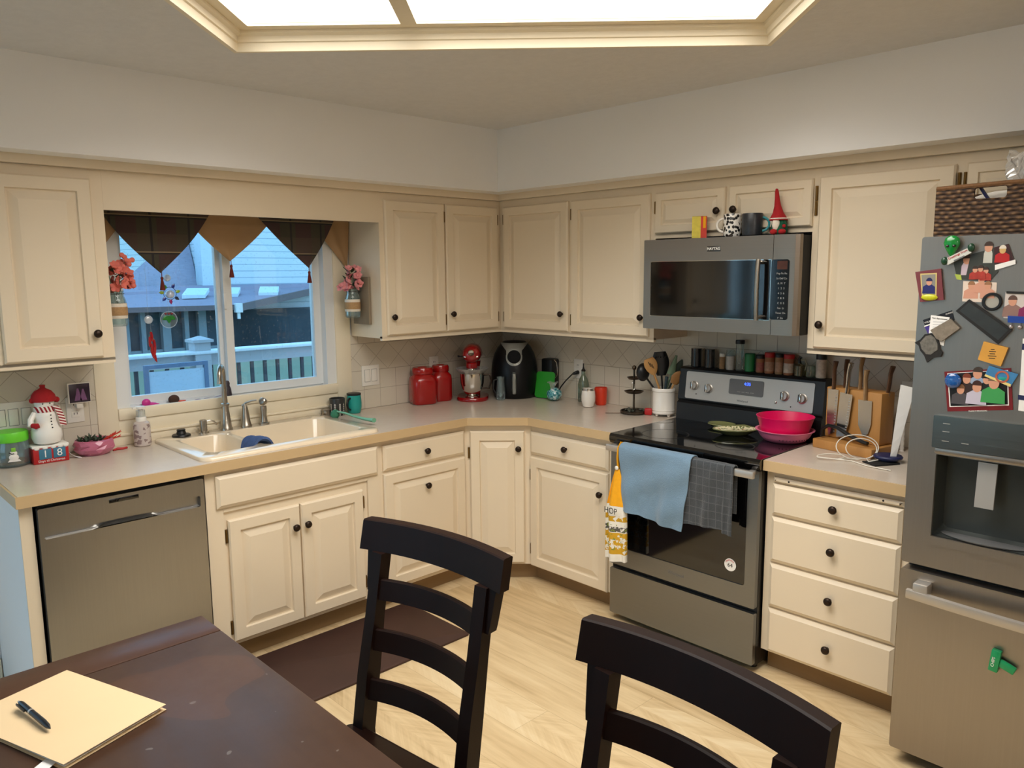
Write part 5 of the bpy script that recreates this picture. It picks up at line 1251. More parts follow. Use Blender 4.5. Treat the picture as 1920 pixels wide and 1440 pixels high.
spice = M('ground_spice', (150, 100, 70), .8, var=.25, scale=60); herb = M('mixed_herb', (150, 118, 84), .8, var=.3, scale=90)
jar('tall dark shaker nearest the crock on top of the range', 1.500, .026, .094, shk, x=-.055)
jar('tall dark shaker beside its twin, second from the crock', 1.578, .025, .094, shk, x=-.055)
jar('slim jar of tan spice with pale cap, right of the dark shakers', 1.647, .0145, .078, herb, 1, white_plastic, .016)
jar('clear glass salt shaker between slim tan jar and green can', 1.692, .0205, .098, M('salt_fill', (186, 182, 176), .4, var=.2, scale=60), 1, clear, .03)
jar('tall clear bottle with black lid rising behind the salt shaker', 1.742, .018, .150, glassy('tall_bottle_glass', (220, 226, 222), .2), 1, black_plastic, .018, .022, 'bottle', cat='bottle')
jar('green cylindrical can among the jars on the range', 1.797, .024, .088, M('green_can', (24, 120, 62), .35, var=.06), 1, M('green_lid', (28, 110, 60), .5), .012, .0245, 'can', cat='can')
jar('pinkish spice jar with dark cap right of the green can', 1.852, .020, .086, spice, 1, black_plastic, .018, .021, lab=lab2)
jar('spice jar with wide red cap beside the pinkish jar', 1.900, .0235, .100, spice, 1, red_paint, .022, .0245, lab=lab3)
jar('spice jar with black cap standing between the two red caps', 1.948, .019, .098, herb, 1, black_plastic, .018, lab=lab3)
jar('spice jar with red cap, second red cap from the green can', 1.996, .0235, .098, spice, 1, red_paint, .020, .0245, lab=lab1)
t = jar('small amber glass cruet with loop handle, right of the red caps', 2.048, .023, .060, glassy('cruet_glass', (172, 160, 120), .3), name='cruet', neck=.4, cat='cruet')
mb = MB(); mb.tube([(0, 0, .058), (-.002, 0, .078), (.004, 0, .088)], [.008, .006, .009], 10); mb.build('neck', black_plastic, t)
mb = MB(); mb.tube([(.006, 0, .075), (.024, 0, .080), (.034, 0, .055), (.026, 0, .028)], .0035, 8); mb.build('loop_handle', M('pale_cruet_handle', (150, 146, 120), .3), t)
jar('short clear glass left of the pepper jar on the range', 2.100, .0185, .052, glassy('short_glass', (200, 210, 196), .25), name='glass', cat='glass')
jar('white jar with black cap at the right end of the range top', 2.150, .0225, .112, lab1, 1, black_plastic, .026, .0235)

# ------------------------------------------------------------------ right counter
KRZ = math.radians(-102)
KB = thing('knife_block', 'bamboo knife block with a low tray base beside the range', 'knife block', (-.215, -2.395, ZC), KRZ)
mb = MB(); mb.box(-.150, .125, -.095, .075, 0, .038, .003); mb.build('tray_base', bamboo, KB)
mb = MB(); mb.box(-.150, .105, -.015, .075, .039, .255, .004); mb.build('block', bamboo, KB)
ki = (Matrix.Translation((-.215, -2.395, ZC)) @ Matrix.Rotation(KRZ, 4, 'Z'))
def knife(label, x, y, z0, bl, hl, lean, bmat, hmat, bw=.024, rivets=2, name='kitchen_knife', dim=0, tip=.4, hr=.0115):
    t = thing(name, label, 'knife', tuple(ki @ Vector((x, y, z0))), KRZ)
    rot = Matrix.Rotation(lean, 4, 'Y')
    if bl:
        mb = MB(); mb.x = rot; mb.prism([(-bw, bl), (-bw*.9, bl*.3), (-bw*tip, .0), (bw*.55, .012), (bw*.95, bl*.35), (bw, bl)], -.0012, .0012, 'y'); b_ = mb.build('blade', bmat, t)
        for k in range(dim):
            mb = MB(); mb.x = rot; zz = bl*(.10+.8*k/max(1, dim-1)); mb.box(bw*.52, bw*.80, -.0019, -.0011, zz-.0025, zz+.0025, .0004); mb.build('dimple', alu, b_)
    mb = MB(); mb.x = rot; mb.tube([(0, 0, bl), (0, 0, bl+hl*.35), (-.002, 0, bl+hl*.7), (.003, 0, bl+hl)], [hr*.9, hr, hr, hr*1.25], 10, flat=.62); h_ = mb.build('handle', hmat, t)
    for k in range(rivets):
        mb = MB(); mb.x = rot; mb.ball((-.001, -hr*.62, bl+hl*(.25+.4*k)), .0026, .0015, .0026, 8, 6); mb.build('rivet', chrome, h_)
    return t
knife('chef knife with brown handle, leftmost on the block front', -.118, -.020, .048, .200, .120, .02, blade, walnut, .025, 2, dim=14)
knife('brown-handled knife slotted behind the chef knife', -.088, .020, .235, 0.02, .120, .02, blade, walnut, .012, 2)
knife('all-steel santoku knife with dimpled blade on the block front', -.062, -.030, .045, .195, .130, .09, blade, blade, .029, 0, dim=15, tip=.7)
knife('tan-handled knife with two rivets in the middle of the block', -.018, .020, .235, .02, .135, .02, blade, oak_handle, .012, 2, hr=.011)
knife('wide plain-blade knife with carved pale handle, right on the block', .040, -.022, .070, .150, .125, -.02, blade, oak_handle, .031, 0, tip=.15)
knife('short dark-handled knife at the right end of the block', .095, .035, .235, .02, .11, .12, blade, walnut, .010, 1)
t = thing('bag_handle', 'black arched handle resting in the knife block tray', 'handle', tuple(ki @ Vector((-.03, -.055, .0385))), KRZ)
mb = MB(); mb.tube([(-.105, 0, .010), (-.100, 0, .040), (-.075, 0, .058), (-.03, 0, .055), (.03, 0, .030), (.09, 0, .014), (.11, 0, .012)], .010, 10, flat=.8); mb.build('handle', black_plastic, t)
t = thing('charging_puck', 'round navy charging puck on a black pad', 'charger', (-.330, -2.560, ZC+.0062))
mb = MB(); mb.lathe([(.036, 0), (.036, .006), (.052, .010), (.054, .016), (.050, .021), (.03, .0225), (0, .0225)], 36); mb.build('puck', navy, t)
t = thing('black_pad', 'flat black pad under the charging puck', 'pad', (-.375, -2.555, ZC), math.radians(-30))
mb = MB(); mb.box(-.060, .055, -.035, .04, 0, .006, .002); mb.build('pad', black_matte, t)
t = thing('paper_card', 'tall white folded paper card leaning beside the refrigerator', 'paper', (-.345, -2.565, ZC+.029), WB)
mb = MB(); mb.loft([[(.012+.022*v, -.012, .285*v), (.030+.052*v, .002, .285*v-.010*v), (.030+.052*v, .005, .285*v-.010*v), (.012+.022*v, -.008, .285*v)] for v in [k/6 for k in range(7)]]); mb.build('card', white_paper, t, smooth=False)
t = thing('white_candle', 'thin white twisted candle against the tile behind the cable', 'candle', (-.100, -2.53, ZC))
mb = MB(); mb.lathe([(.010, 0)] + [(.0095 if k % 2 else .0075, .004+.010*k) for k in range(11)] + [(.007, .118), (0, .121)], 14); mb.build('stick', white_cer, t)
t = thing('charging_cable', 'coiled white charging cable on the counter beside the knife block', 'cable', (-.405, -2.455, ZC))
def loop(cx, cy, r, z0, z1, a0, a1, n, sq=1.0, tilt=0.0):
    return [(cx+RTv.x*r*math.cos(a)+VD.x*r*.25*math.sin(a), cy+RTv.y*r*math.cos(a)+VD.y*r*.25*math.sin(a), z0+max(0, (z1-z0)*(.5+.5*math.sin(a)))) for a in [a0+(a1-a0)*k/n for k in range(n+1)]]
pts = [(.03, -.085, .012), (.0, -.06, .006)] + loop(.035, .0, .085, .003, .095, -1.2, 4.6, 26) + loop(.05, -.01, .062, .004, .080, 4.7, 11.0, 26) + loop(-.035, .075, .055, .003, .018, 5.0, 9.6, 16) + [(-.02, .0, .003), (-.06, -.08, .003), (-.07, -.17, .003)]
mb = MB(); mb.tube(pts, .0022, 6); mb.build('cable', cable_white, t, ang=1.2)
t = thing('wood_scrap', 'small wooden block on the counter against the refrigerator', 'wood block', (-.235, -2.735, ZC))
mb = MB(); mb.box(-.025, .025, -.02, .02, 0, .028, .006); mb.build('block', bamboo, t)

# ------------------------------------------------------------------ on top of the microwave
ZM = 1.8135
t = thing('snack_box', 'small yellow and red carton on top of the microwave', 'box', (-.352, -1.688, ZM), WB+math.radians(32))
mb = MB(); mb.box(-.032, .032, -.022, .022, 0, .098); bx = mb.build('carton', M('brown_red_carton', (120, 44, 26), .5, var=.15), t)
mb = MB(); mb.box(-.0325, .006, -.0232, -.0222, .001, .097); mb.build('yellow_panel', M('yellow_carton_print', (214, 196, 70), .5, var=.25, scale=50), bx)
mb = MB(); mb.box(.006, .0325, -.0232, -.0222, .001, .097); mb.build('red_panel', M('red_carton_print', (206, 52, 30), .5, var=.12, scale=40), bx)
mb = MB(); mb.box(.016, .028, -.0238, -.0230, .045, .097); mb.build('yellow_stripe', yel, bx)
def mk_blobs():
    g = N('black_blob_print'); v = g.new('ShaderNodeTexVoronoi'); g.l.new(g.co(), v.inputs['Vector']); v.inputs['Scale'].default_value = 66
    n = g.noise(60, 1); d_ = g.f('ADD', v.outputs['Distance'], g.f('MULTIPLY', n, .22))
    g.set(Base_Color=g.mix(g.f('LESS_THAN', d_, .56), lin((232, 228, 220)), lin((18, 18, 18))), Roughness=.25, Coat_Weight=.3); return g.m
mug('white mug with black blotch pattern on top of the microwave', (-.352, -1.856, ZM), PI-1.35+.15, .039, .099, mk_blobs(), None, white_cer)
mug('dark floral mug with teal handle on top of the microwave', (-.350, -1.950, ZM), math.radians(-68), .043, .096, M('dark_floral_glaze', (44, 46, 50), .3, var=.6, scale=55), None, M('teal_handle', (62, 152, 160), .3), .001)
t = thing('gnome', 'small plush gnome with tall red hat on top of the microwave', 'gnome', (-.352, -2.075, ZM), WB+.35)
mb = MB(); mb.lathe([(.028, 0), (.034, .008), (.034, .035), (.026, .065), (0, .075)], 20); mb.build('body', M('green_felt', (22, 82, 58), .95, var=.2, bump=.4, bscale=160), t)
mb = MB(); mb.lathe([(.039, .060), (.033, .072), (.022, .092), (.014, .120), (.010, .150), (.008, .178), (.005, .190), (0, .192)], 20, cap0=True)
for v in mb.bm.verts: v.co.x += -.10*max(0, v.co.z-.07)+.5*max(0, v.co.z-.15)**2-.004
mb.build('hat', red_cloth, t, 'tall red hat')
mb = MB(); mb.lathe([(.0385, .064), (.0405, .066), (.0385, .069)], 20, cap0=False, cap1=False); mb.build('hat_trim', white_cer, t)
mb = MB(); mb.ball((-.010, -.028, .042), .016, .010, .026, 12, 8); mb.build('beard', lace, t)
for x in (-.018, .016):
    mb = MB(); mb.ball((x, -.030, .012), .016, .018, .012, 12, 8); mb.build('foot', red_cloth, t)
mb = MB(); mb.ball((.022, -.026, .035), .008, .008, .008, 10, 6); mb.build('hand', red_cloth, t)

# ------------------------------------------------------------------ on top of the refrigerator
ZF = 1.7655
def mk_wicker():
    g = N('brown_wicker'); x, y, z = g.xyz(); h = g.f('ADD', x, y)
    row = g.f('DIVIDE', g.f('ADD', z, g.f('MULTIPLY', g.noise(9, 2), .012)), .0125); wv = g.f('SINE', g.f('ADD', g.f('MULTIPLY', g.f('ADD', h, g.f('MULTIPLY', g.noise(14, 2), .03)), 210), g.f('MULTIPLY', g.f('FLOOR', row), 3.14159)))
    fr = g.f('ABSOLUTE', g.f('SUBTRACT', g.f('FRACT', row), .5)); ht = g.f('SUBTRACT', g.f('ADD', .6, g.f('MULTIPLY', wv, .25)), fr)
    n = g.noise(60, 3)
    g.set(Base_Color=g.ramp(g.f('ADD', g.f('MULTIPLY', ht, .6), g.f('MULTIPLY', n, .5)), [(.25, lin((38, 26, 18))), (.55, lin((92, 66, 46))), (.8, lin((150, 118, 82)))]), Roughness=.8)
    g.bump(ht, 1.0, .006); return g.m
wick = mk_wicker()
t = thing('wicker_basket', 'brown wicker basket with cut-out handle on top of the refrigerator', 'basket', (-.60, -2.805, ZF), WB)
mb = MB(); o_ = rl(.0, .42, 0, .152, .006, -.150); h_ = rl(.108, .196, .112, .148-.002, .008, -.150)
mb.fill([o_, h_]); o2 = [(a, -.138, b) for a, y_, b in o_]; h2 = [(a, -.138, b) for a, y_, b in h_]
mb.fill([o2, h2]); mb.loft([o_, o2], False, False); mb.loft([h_, h2], False, False)
mb.box(0, .012, -.138, .15, 0, .150); mb.box(.408, .42, -.138, .15, 0, .150); mb.box(.012, .408, .138, .15, 0, .150); mb.box(.012, .408, -.138, .138, 0, .010)
mb.build('body', wick, t, smooth=False)
mb = MB(); mb.tube([(.0, -.144, .150), (.11, -.144, .152), (.20, -.144, .154), (.42, -.144, .154)], .008, 8); mb.build('rim', M('wicker_rim', (116, 80, 46), .8, var=.4, scale=120, bump=.5, bscale=160), t)
t = thing('folded_cloth', 'white cloth bundle inside the wicker basket', 'cloth', (-.60, -3.0, ZF+.0105), WB)
mb = MB(); mb.ball((-.02, -.055, .066), .14, .065, .064, 18, 12); mb.build('cloth', M('white_cloth', (226, 222, 214), .9, var=.06, bump=.3, bscale=40), t)
mb = MB(); mb.tube([(-.075, -.128, .135), (-.055, -.131, .105), (-.030, -.128, .07)], .010, 8, flat=.4); mb.build('navy_band', navy, t, 'navy blue band')
t = thing('plastic_bag', 'crumpled clear plastic bag standing up in the basket', 'bag', (-.60, -3.03, ZF+.10), WB)
mb = MB()
def bagf(u, v):
    a = 2*PI*u; r = .055+.04*v; k = math.sin(a*5+v*7)*.012+math.sin(a*9+v*15)*.007
    return ((r+k)*math.cos(a)+.02, (r*.6+k)*math.sin(a)+.02, .15*v+.012*math.sin(a*3)+.014*math.sin(a*7+2)*v)
mb.grid(bagf, 42, 14); mb.build('bag', glassy('crumpled_plastic', (232, 228, 222), .9, .16), t, smooth=False)

# ------------------------------------------------------------------ magnets and photos on the refrigerator
XF = -.849
def magnet(name, label, cat, s_, z, off=0.0): return thing(name, label, cat, (XF-.0006-off, -s_, z), WB)
def poly(t, name, mat, pts, c, th, y0=0.0, lab=None, parent=None):
    mb = MB(); mb.prism([(a-c[0], b-c[1]) for a, b in pts], -y0-th, -y0, 'y'); return mb.build(name, mat, parent or t, lab, smooth=False)
def figure(parent, c, x, z, sc_, shirt, hair, y0, face=skin, wd=1.0):
    """printed little figure: torso, face and hair as flat shapes"""
    mb = MB(); mb.mi = 0
    mb.prism([(x-.016*sc_*wd, z), (x+.016*sc_*wd, z), (x+.015*sc_*wd, z+.018*sc_), (x+.006*sc_, z+.024*sc_), (x-.006*sc_, z+.024*sc_), (x-.015*sc_*wd, z+.018*sc_)], -y0-.0004, -y0, 'y')
    mb.mi = 1; mb.prism([(x+.0070*sc_*math.cos(a), z+.030*sc_+.009*sc_*math.sin(a)) for a in [2*PI*k/14 for k in range(14)]], -y0-.0006, -y0, 'y')
    mb.mi = 2; mb.prism([(x+.0078*sc_*math.cos(a), z+.033*sc_+.009*sc_*math.sin(a)) for a in [PI*k/10 for k in range(11)]], -y0-.0008, -y0, 'y')
    return mb.build('printed_figure', [shirt, face, hair], parent, smooth=False)
grn = M('alien_green', (14, 128, 50), .2, var=.08, coat=.5); dgrn = M('alien_dark_green', (22, 62, 40), .3, var=.2)
c = (2.913, 1.712)
t = magnet('alien_magnet', 'green alien magnet holding a white greeting sign at the top of the refrigerator', 'magnet', *c, off=.006)
mb = MB(); mb.lathe([(.001, -.028), (.008, -.020), (.018, -.002), (.023, .012), (.020, .026), (.010, .034), (0, .036)], 22, (-.017, -.010, .018), sy=.5); hd = mb.build('head', grn, t)
for x in (-.026, -.008):
    mb = MB(); mb.ball((x, -.0195, .022), .0055, .003, .004, 10, 6); mb.build('eye', black_gloss, hd)
mb = MB(); mb.prism([(-.029, -.014), (.027, .015), (.038, .001), (-.025, -.035)], -.012, -.004, 'y'); sg = mb.build('sign', M('sign_white', (206, 206, 198), .4), t, 'white sign with red lettering')
text('Greetings From', .0088, ink_red, sg, (.0015, -.0125, -.004), (PI/2, -.48, 0), 'lettering')
mb = MB(); mb.x = Matrix.Translation((.006, 0, -.015)) @ Matrix.Rotation(-.48, 4, 'Y'); mb.box(-.016, .016, -.0124, -.011, -.003, .002, .001); mb.build('sign_ship', ink_grey, sg)
for x, z in ((-.034, -.022), (.036, .016)):
    mb = MB(); mb.ball((x, -.010, z), .010, .008, .013, 10, 8); mb.build('hand', dgrn, t)
c = (2.96, 1.682)
t = magnet('photo', 'dark photo of a child in white behind the alien magnet', 'photo', *c)
pc_ = M('dark_photo', (58, 60, 54), .35, var=.4, scale=25)
b_ = poly(t, 'print', pc_, [(2.898, 1.690), (2.960, 1.708), (2.962, 1.632), (2.913, 1.634)], c, .001)
figure(b_, c, -.024, -.035, 1.5, M('white_dress_print', (196, 178, 190), .4), hairc, .001, wd=.6)
poly(t, 'corner_sticker', M('yellow_green_print', (168, 184, 74), .5), [(2.905, 1.650), (2.922, 1.648), (2.926, 1.632), (2.912, 1.634)], c, .0006, .001)
c = (2.995, 1.692)
t = magnet('photo', 'dark group photo of people in red below the alien magnet', 'photo', *c, off=.0012)
b_ = poly(t, 'print', pc_, [(2.945, 1.708), (3.015, 1.728), (3.02, 1.655), (2.999, 1.628), (2.935, 1.633)], c, .001)
figure(b_, c, -.004, -.010, 1.5, M('pale_print', (196, 196, 186), .4), hairc, .001, wd=.5)
for k, (x, z) in enumerate(((-.035, -.058), (-.006, -.061), (-.020, -.056))): figure(b_, c, x, z, .95, M('red_print', (168, 52, 40), .5, var=.3, scale=90), hairc, .001+.001*k)
c = (3.030, 1.697)
t = magnet('photo', 'photo of a bearded figure in red and white, right of the alien magnet', 'photo', *c, off=.0024)
b_ = poly(t, 'print', M('maroon_dark_photo', (62, 34, 34), .35, var=.4, scale=30), [(3.005, 1.727), (3.041, 1.736), (3.063, 1.678), (3.012, 1.661)], c, .001)
poly(t, 'white_band', white_paper, [(3.011, 1.676), (3.062, 1.691), (3.063, 1.678), (3.012, 1.661)], c, .0005, .001)
figure(b_, c, -.002, -.014, 1.2, red_paint, lace, .001, M('warm_face_print', (206, 170, 110), .4))
c = (2.975, 1.597)
t = magnet('photo', 'pale photo of three small children beside the black ring', 'photo', *c)
b_ = poly(t, 'print', M('pale_pink_photo', (224, 206, 190), .4, var=.06), [(2.930, 1.629), (3.019, 1.625), (3.020, 1.566), (2.931, 1.568)], c, .001)
for x, z, k in ((-.022, -.020, 1.25), (.004, -.002, 1.25), (.022, -.018, 1.2)): figure(b_, c, x, z, k, M('skin_print_a', (206, 150, 126), .4), M('fair_hair_print', (150, 106, 72), .5), .001+.0009*(x > -.01)+.0009*(x > .01))
c = (3.011, 1.569)
t = magnet('ring_magnet', 'black round magnifier ring on the refrigerator door', 'magnet', *c, off=.0012)
mb = MB(); mb.x = Matrix.Rotation(PI/2, 4, 'X'); mb.lathe([(.018, 0), (.026, 0), (.027, .003), (.025, .006), (.019, .006), (.018, 0)], 32, cap0=False, cap1=False); mb.build('ring', black_plastic, t)
mb = MB(); mb.x = Matrix.Rotation(PI/2, 4, 'X'); mb.lathe([(.0182, .001), (0, .001)], 32, cap0=False); mb.build('disc', M('beige_disc', (176, 170, 158), .35, .2), t)
c = (2.994, 1.511)
t = magnet('magnet_board', 'long black rectangular magnet tilted across the refrigerator door', 'magnet', *c, off=.002)
b_ = poly(t, 'frame', black_matte, [(2.951, 1.575), (3.070, 1.489), (3.036, 1.445), (2.917, 1.539)], c, .006)
poly(t, 'picture', M('charcoal_print', (44, 48, 48), .4, var=.5, scale=40), [(2.952, 1.566), (3.060, 1.488), (3.036, 1.457), (2.927, 1.540)], c, .0005, .006)
c = (2.836, 1.615)
t = magnet('frame_magnet', 'maroon frame magnet with a graduate in blue', 'magnet', *c, off=.001)
b_ = poly(t, 'frame', M('maroon_card', (112, 48, 54), .5, var=.08), [(2.795, 1.657), (2.868, 1.667), (2.882, 1.572), (2.815, 1.564)], c, .008)
poly(t, 'gold_mount', M('gold_mount', (206, 186, 120), .4), [(2.810, 1.652), (2.858, 1.654), (2.861, 1.584), (2.819, 1.583)], c, .0006, .008)
ph = poly(t, 'portrait', M('grey_backdrop_print', (136, 132, 124), .4, var=.1), [(2.814, 1.648), (2.854, 1.650), (2.857, 1.588), (2.822, 1.587)], c, .0006, .0087)
figure(ph, c, .002, -.024, 1.15, M('gown_blue', (34, 36, 98), .4, var=.1), M('cap_blue', (28, 30, 80), .4), .0094)
mb = MB(); mb.ball((.006, -.011, -.036), .024, .005, .010, 14, 8); mb.build('yellow_flower', M('yellow_green_glaze', (190, 190, 30), .3, var=.15, scale=90), t)
c = (2.868, 1.512)
t = magnet('business_card', 'black business card with purple triangle tucked behind a white card', 'card', *c)
b_ = poly(t, 'card', M('black_card', (20, 19, 24), .4), [(2.824, 1.508), (2.905, 1.541), (2.914, 1.511), (2.843, 1.460)], c, .0008)
poly(t, 'white_line', white_paper, [(2.829, 1.490), (2.852, 1.4995), (2.852, 1.496), (2.830, 1.4865)], c, .0004, .0008); poly(t, 'purple_triangle', M('purple_print', (64, 46, 128), .4), [(2.831, 1.486), (2.852, 1.494), (2.843, 1.463)], c, .0004, .0008)
text('YOUR', .007, ink_white, b_, (-.030, -.0013, -.010), (PI/2, -.38, 0), 'lettering'); text('PHOTO', .006, ink_white, b_, (.030, -.0013, .019), (PI/2, -.38, 0), 'lettering')
c = (2.872, 1.485)
t = magnet('appointment_card', 'white appointment card held under the grey stone magnet', 'card', *c, off=.0012)
b_ = poly(t, 'card', white_paper, [(2.847, 1.524), (2.900, 1.519), (2.889, 1.430), (2.843, 1.450)], c, .0008)
text('Your Appointment', .0058, ink_dark, b_, (0, -.0011, .029), (PI/2, .09, 0), 'lettering')
for k in range(3):
    mb = MB(); mb.box(-.018, .012, -.0011, -.0008, .018-.008*k, .0188-.008*k); mb.build('printed_line', ink_grey, b_)
c = (2.893, 1.482)
t = magnet('stone_magnet', 'grey carved stone-look magnet holding the white card', 'magnet', *c, off=.0022)
poly(t, 'slab', M('grey_stone', (126, 116, 102), .8, var=.4, scale=70, bump=.8, bscale=70), [(2.851, 1.478), (2.905, 1.515), (2.933, 1.488), (2.886, 1.446), (2.870, 1.452)], c, .010)
c = (2.848, 1.424)
t = magnet('cat_magnet', 'black and silver animal face magnet near the left edge of the refrigerator', 'magnet', *c, off=.001)
poly(t, 'outline', black_matte, [(2.806, 1.436), (2.822, 1.447), (2.834, 1.464), (2.852, 1.469), (2.868, 1.460), (2.878, 1.438), (2.880, 1.420), (2.888, 1.410), (2.884, 1.396), (2.862, 1.392), (2.846, 1.376), (2.836, 1.398), (2.824, 1.412), (2.818, 1.428)], c, .006)
poly(t, 'face', M('silver_fur_print', (112, 108, 100), .5, .3, var=.7, scale=110), [(2.822, 1.438), (2.838, 1.459), (2.852, 1.463), (2.864, 1.455), (2.873, 1.436), (2.874, 1.418), (2.856, 1.402), (2.842, 1.402), (2.828, 1.418)], c, .001, .006)
c = (3.025, 1.416)
t = magnet('wooden_plaque', 'small yellow wooden plaque magnet above the family photo', 'magnet', *c, off=.001)
b_ = poly(t, 'plaque', M('yellow_wood', (206, 150, 62), .55, var=.15, scale=30), [(2.999, 1.451), (3.063, 1.436), (3.048, 1.380), (2.987, 1.396)], c, .008)
for k, w_ in enumerate((.010, .018, .014, .022, .016)):
    mb = MB(); mb.box(-w_/2-.001, w_/2-.001, -.0086, -.008, .012-.0065*k, .0138-.0065*k); mb.build('printed_line', ink_dark, b_)
c = (2.990, 1.303)
t = magnet('family_photo', 'framed maroon family photo of six people above the dispenser', 'photo', *c)
b_ = poly(t, 'frame', M('maroon_frame', (112, 22, 26), .4, var=.06), [(2.896, 1.351), (3.073, 1.377), (3.087, 1.254), (2.913, 1.228)], c, .002)
poly(t, 'white_mount', white_paper, [(2.905, 1.347), (3.066, 1.371), (3.076, 1.266), (2.918, 1.243)], c, .0004, .002)
ph = poly(t, 'print', M('black_backdrop_print', (22, 18, 16), .35), [(2.908, 1.346), (3.063, 1.369), (3.073, 1.269), (2.921, 1.246)], c, .0004, .0024)
FG = [(-.002, -.003, 1.75, (150, 166, 190), (60, 48, 40)), (-.030, -.016, 1.55, (52, 34, 30), (120, 54, 34)), (.024, -.010, 1.45, (26, 24, 26), (40, 30, 26)), (-.044, -.048, 1.5, (74, 70, 74), (120, 80, 50)), (.000, -.043, 1.75, (190, 184, 200), (60, 30, 22)), (.044, -.034, 2.0, (60, 150, 80), (120, 96, 76))]
for k, (x, z, s__, sh_, hr_) in enumerate(FG): figure(ph, c, x, z, s__, M('shirt_print', sh_, .5), M('hair_print', hr_, .5), .0028+.0009*k)
text('FAMILY REUNION', .0062, ink_white, b_, (.006, -.0024, -.0635), (PI/2, -.15, 0), 'lettering')
c = (2.924, 1.326)
t = magnet('glass_magnet', 'round blue glass gem magnet on the family photo corner', 'magnet', *c, off=.0045)
mb = MB(); mb.ball((0, -.004, 0), .0235, .009, .0235, 22, 12); mb.build('gem', M('blue_glass', (28, 82, 150), .05, var=.5, scale=40, coat=1.0), t)
c = (3.050, 1.352)
t = magnet('postcard_magnet', 'tilted blue beach postcard magnet on the family photo', 'magnet', *c, off=.0055)
b_ = poly(t, 'card', M('postcard_blue', (62, 122, 170), .4, var=.3, scale=50), [(3.018, 1.380), (3.094, 1.361), (3.077, 1.322), (3.008, 1.348)], c, .003)
poly(t, 'sand_strip', M('sand_print', (222, 204, 130), .5), [(3.010, 1.354), (3.078, 1.330), (3.077, 1.322), (3.008, 1.348)], c, .0005, .003)
mb = MB(); mb.x = Matrix.Translation((.004, -.0035, -.002)) @ Matrix.Rotation(.3, 4, 'Y') @ Matrix.Rotation(PI/2, 4, 'X'); mb.lathe([(.013, -.0005), (.018, -.0005), (.018, .0006), (.013, .0006), (.013, -.0005)], 22, cap0=False, cap1=False); mb.build('rainbow_arch', M('arch_print', (176, 92, 70), .5, var=.5, scale=60), t)
mb = MB(); mb.box(-.004, .018, -.0038, -.003, -.012, -.003, .001); mb.build('teal_patch', teal, t)
c = (3.085, 1.560)
t = magnet('photo', 'photo of two people at the right edge of the picture, under a dark clip', 'photo', *c)
b_ = poly(t, 'print', M('light_photo', (206, 196, 190), .4, var=.15, scale=30), [(3.043, 1.597), (3.135, 1.594), (3.135, 1.523), (3.043, 1.522)], c, .001)
figure(b_, c, -.022, -.034, 1.5, M('grey_hair_print', (142, 110, 100), .4), M('brown_hair_print', (92, 66, 56), .5), .001); figure(b_, c, .018, -.038, 1.5, M('magenta_print', (130, 40, 86), .4), hairc, .0014)
poly(t, 'clip_bar', black_matte, [(3.046, 1.600), (3.135, 1.598), (3.135, 1.592), (3.046, 1.594)], c, .004)
c = (3.095, 1.519)
t = magnet('souvenir_magnet', 'blue souvenir letter magnet at the right edge of the refrigerator', 'magnet', *c, off=.0015)
b_ = poly(t, 'letters', M('cobalt', (30, 66, 150), .35), [(3.055, 1.529), (3.135, 1.527), (3.135, 1.508), (3.056, 1.510)], c, .005)
for x in (-.030, -.008):
    mb = MB(); mb.tube([(x, -.003, -.010), (x, -.003, -.018)], .001, 6); mb.ball((x, -.004, -.022), .006, .004, .006, 10, 6); mb.build('charm', M('charm_silver', (170, 160, 160), .3, .6), t)
c = (3.122, 1.357)
t = magnet('calendar_page', 'white printed schedule sheet at the right edge of the refrigerator', 'paper', *c)
b_ = poly(t, 'sheet', white_paper, [(3.096, 1.465), (3.155, 1.462), (3.155, 1.250), (3.100, 1.254)], c, .0008)
poly(t, 'navy_band', navy, [(3.096, 1.300), (3.155, 1.298), (3.155, 1.283), (3.097, 1.286)], c, .0004, .0008); poly(t, 'navy_band', navy, [(3.096, 1.450), (3.155, 1.448), (3.155, 1.430), (3.096, 1.432)], c, .0004, .0008)
c = (3.115, .476)
t = magnet('chip_clip', 'green plastic bag clip stuck to the freezer drawer', 'clip', *c, off=.001)
clipm = M('green_clip', (28, 150, 92), .3, var=.05)
mb = MB(); mb.x = Matrix.Rotation(.10, 4, 'Y'); mb.box(-.030, -.004, -.020, 0, -.034, .036, .003); cb = mb.build('jaw', clipm, t)
mb = MB(); mb.x = Matrix.Rotation(.35, 4, 'Y'); mb.box(-.006, .040, -.016, -.004, -.014, .012, .004); mb.build('grip', clipm, t)
text('CHIPS', .012, ink_white, cb, (-.020, -.0206, .0), (PI/2, -PI/2+.1, 0), 'lettering')

# ------------------------------------------------------------------ window sill and hanging ornaments
ZS_ = 1.0785
t = thing('toy_bird', 'pink toy on the window sill, left of the brown one', 'toy', (-2.222, .028, 1.0645))
mb = MB(); mb.ball((-.012, 0, .020), .020, .014, .020, 14, 10); mb.tube([(0, 0, .012), (.02, 0, .010), (.045, 0, .006)], [.012, .010, .005], 8); mb.build('body', M('pink_plastic', (206, 50, 140), .4, var=.2, scale=60), t)
t = thing('toy_hedgehog', 'brown and orange toy on the window sill behind the soap', 'toy', (-2.105, .028, 1.0645))
mb = MB(); mb.ball((-.004, 0, .022), .026, .016, .022, 14, 10); mb.build('body', M('brown_plush', (70, 46, 34), .9, var=.2, bump=.4, bscale=160), t)
mb = MB(); mb.tube([(.012, 0, .008), (.035, 0, .008), (.050, 0, .010)], [.010, .007, .004], 8); mb.build('nose', M('orange_plastic', (214, 86, 54), .4), t)
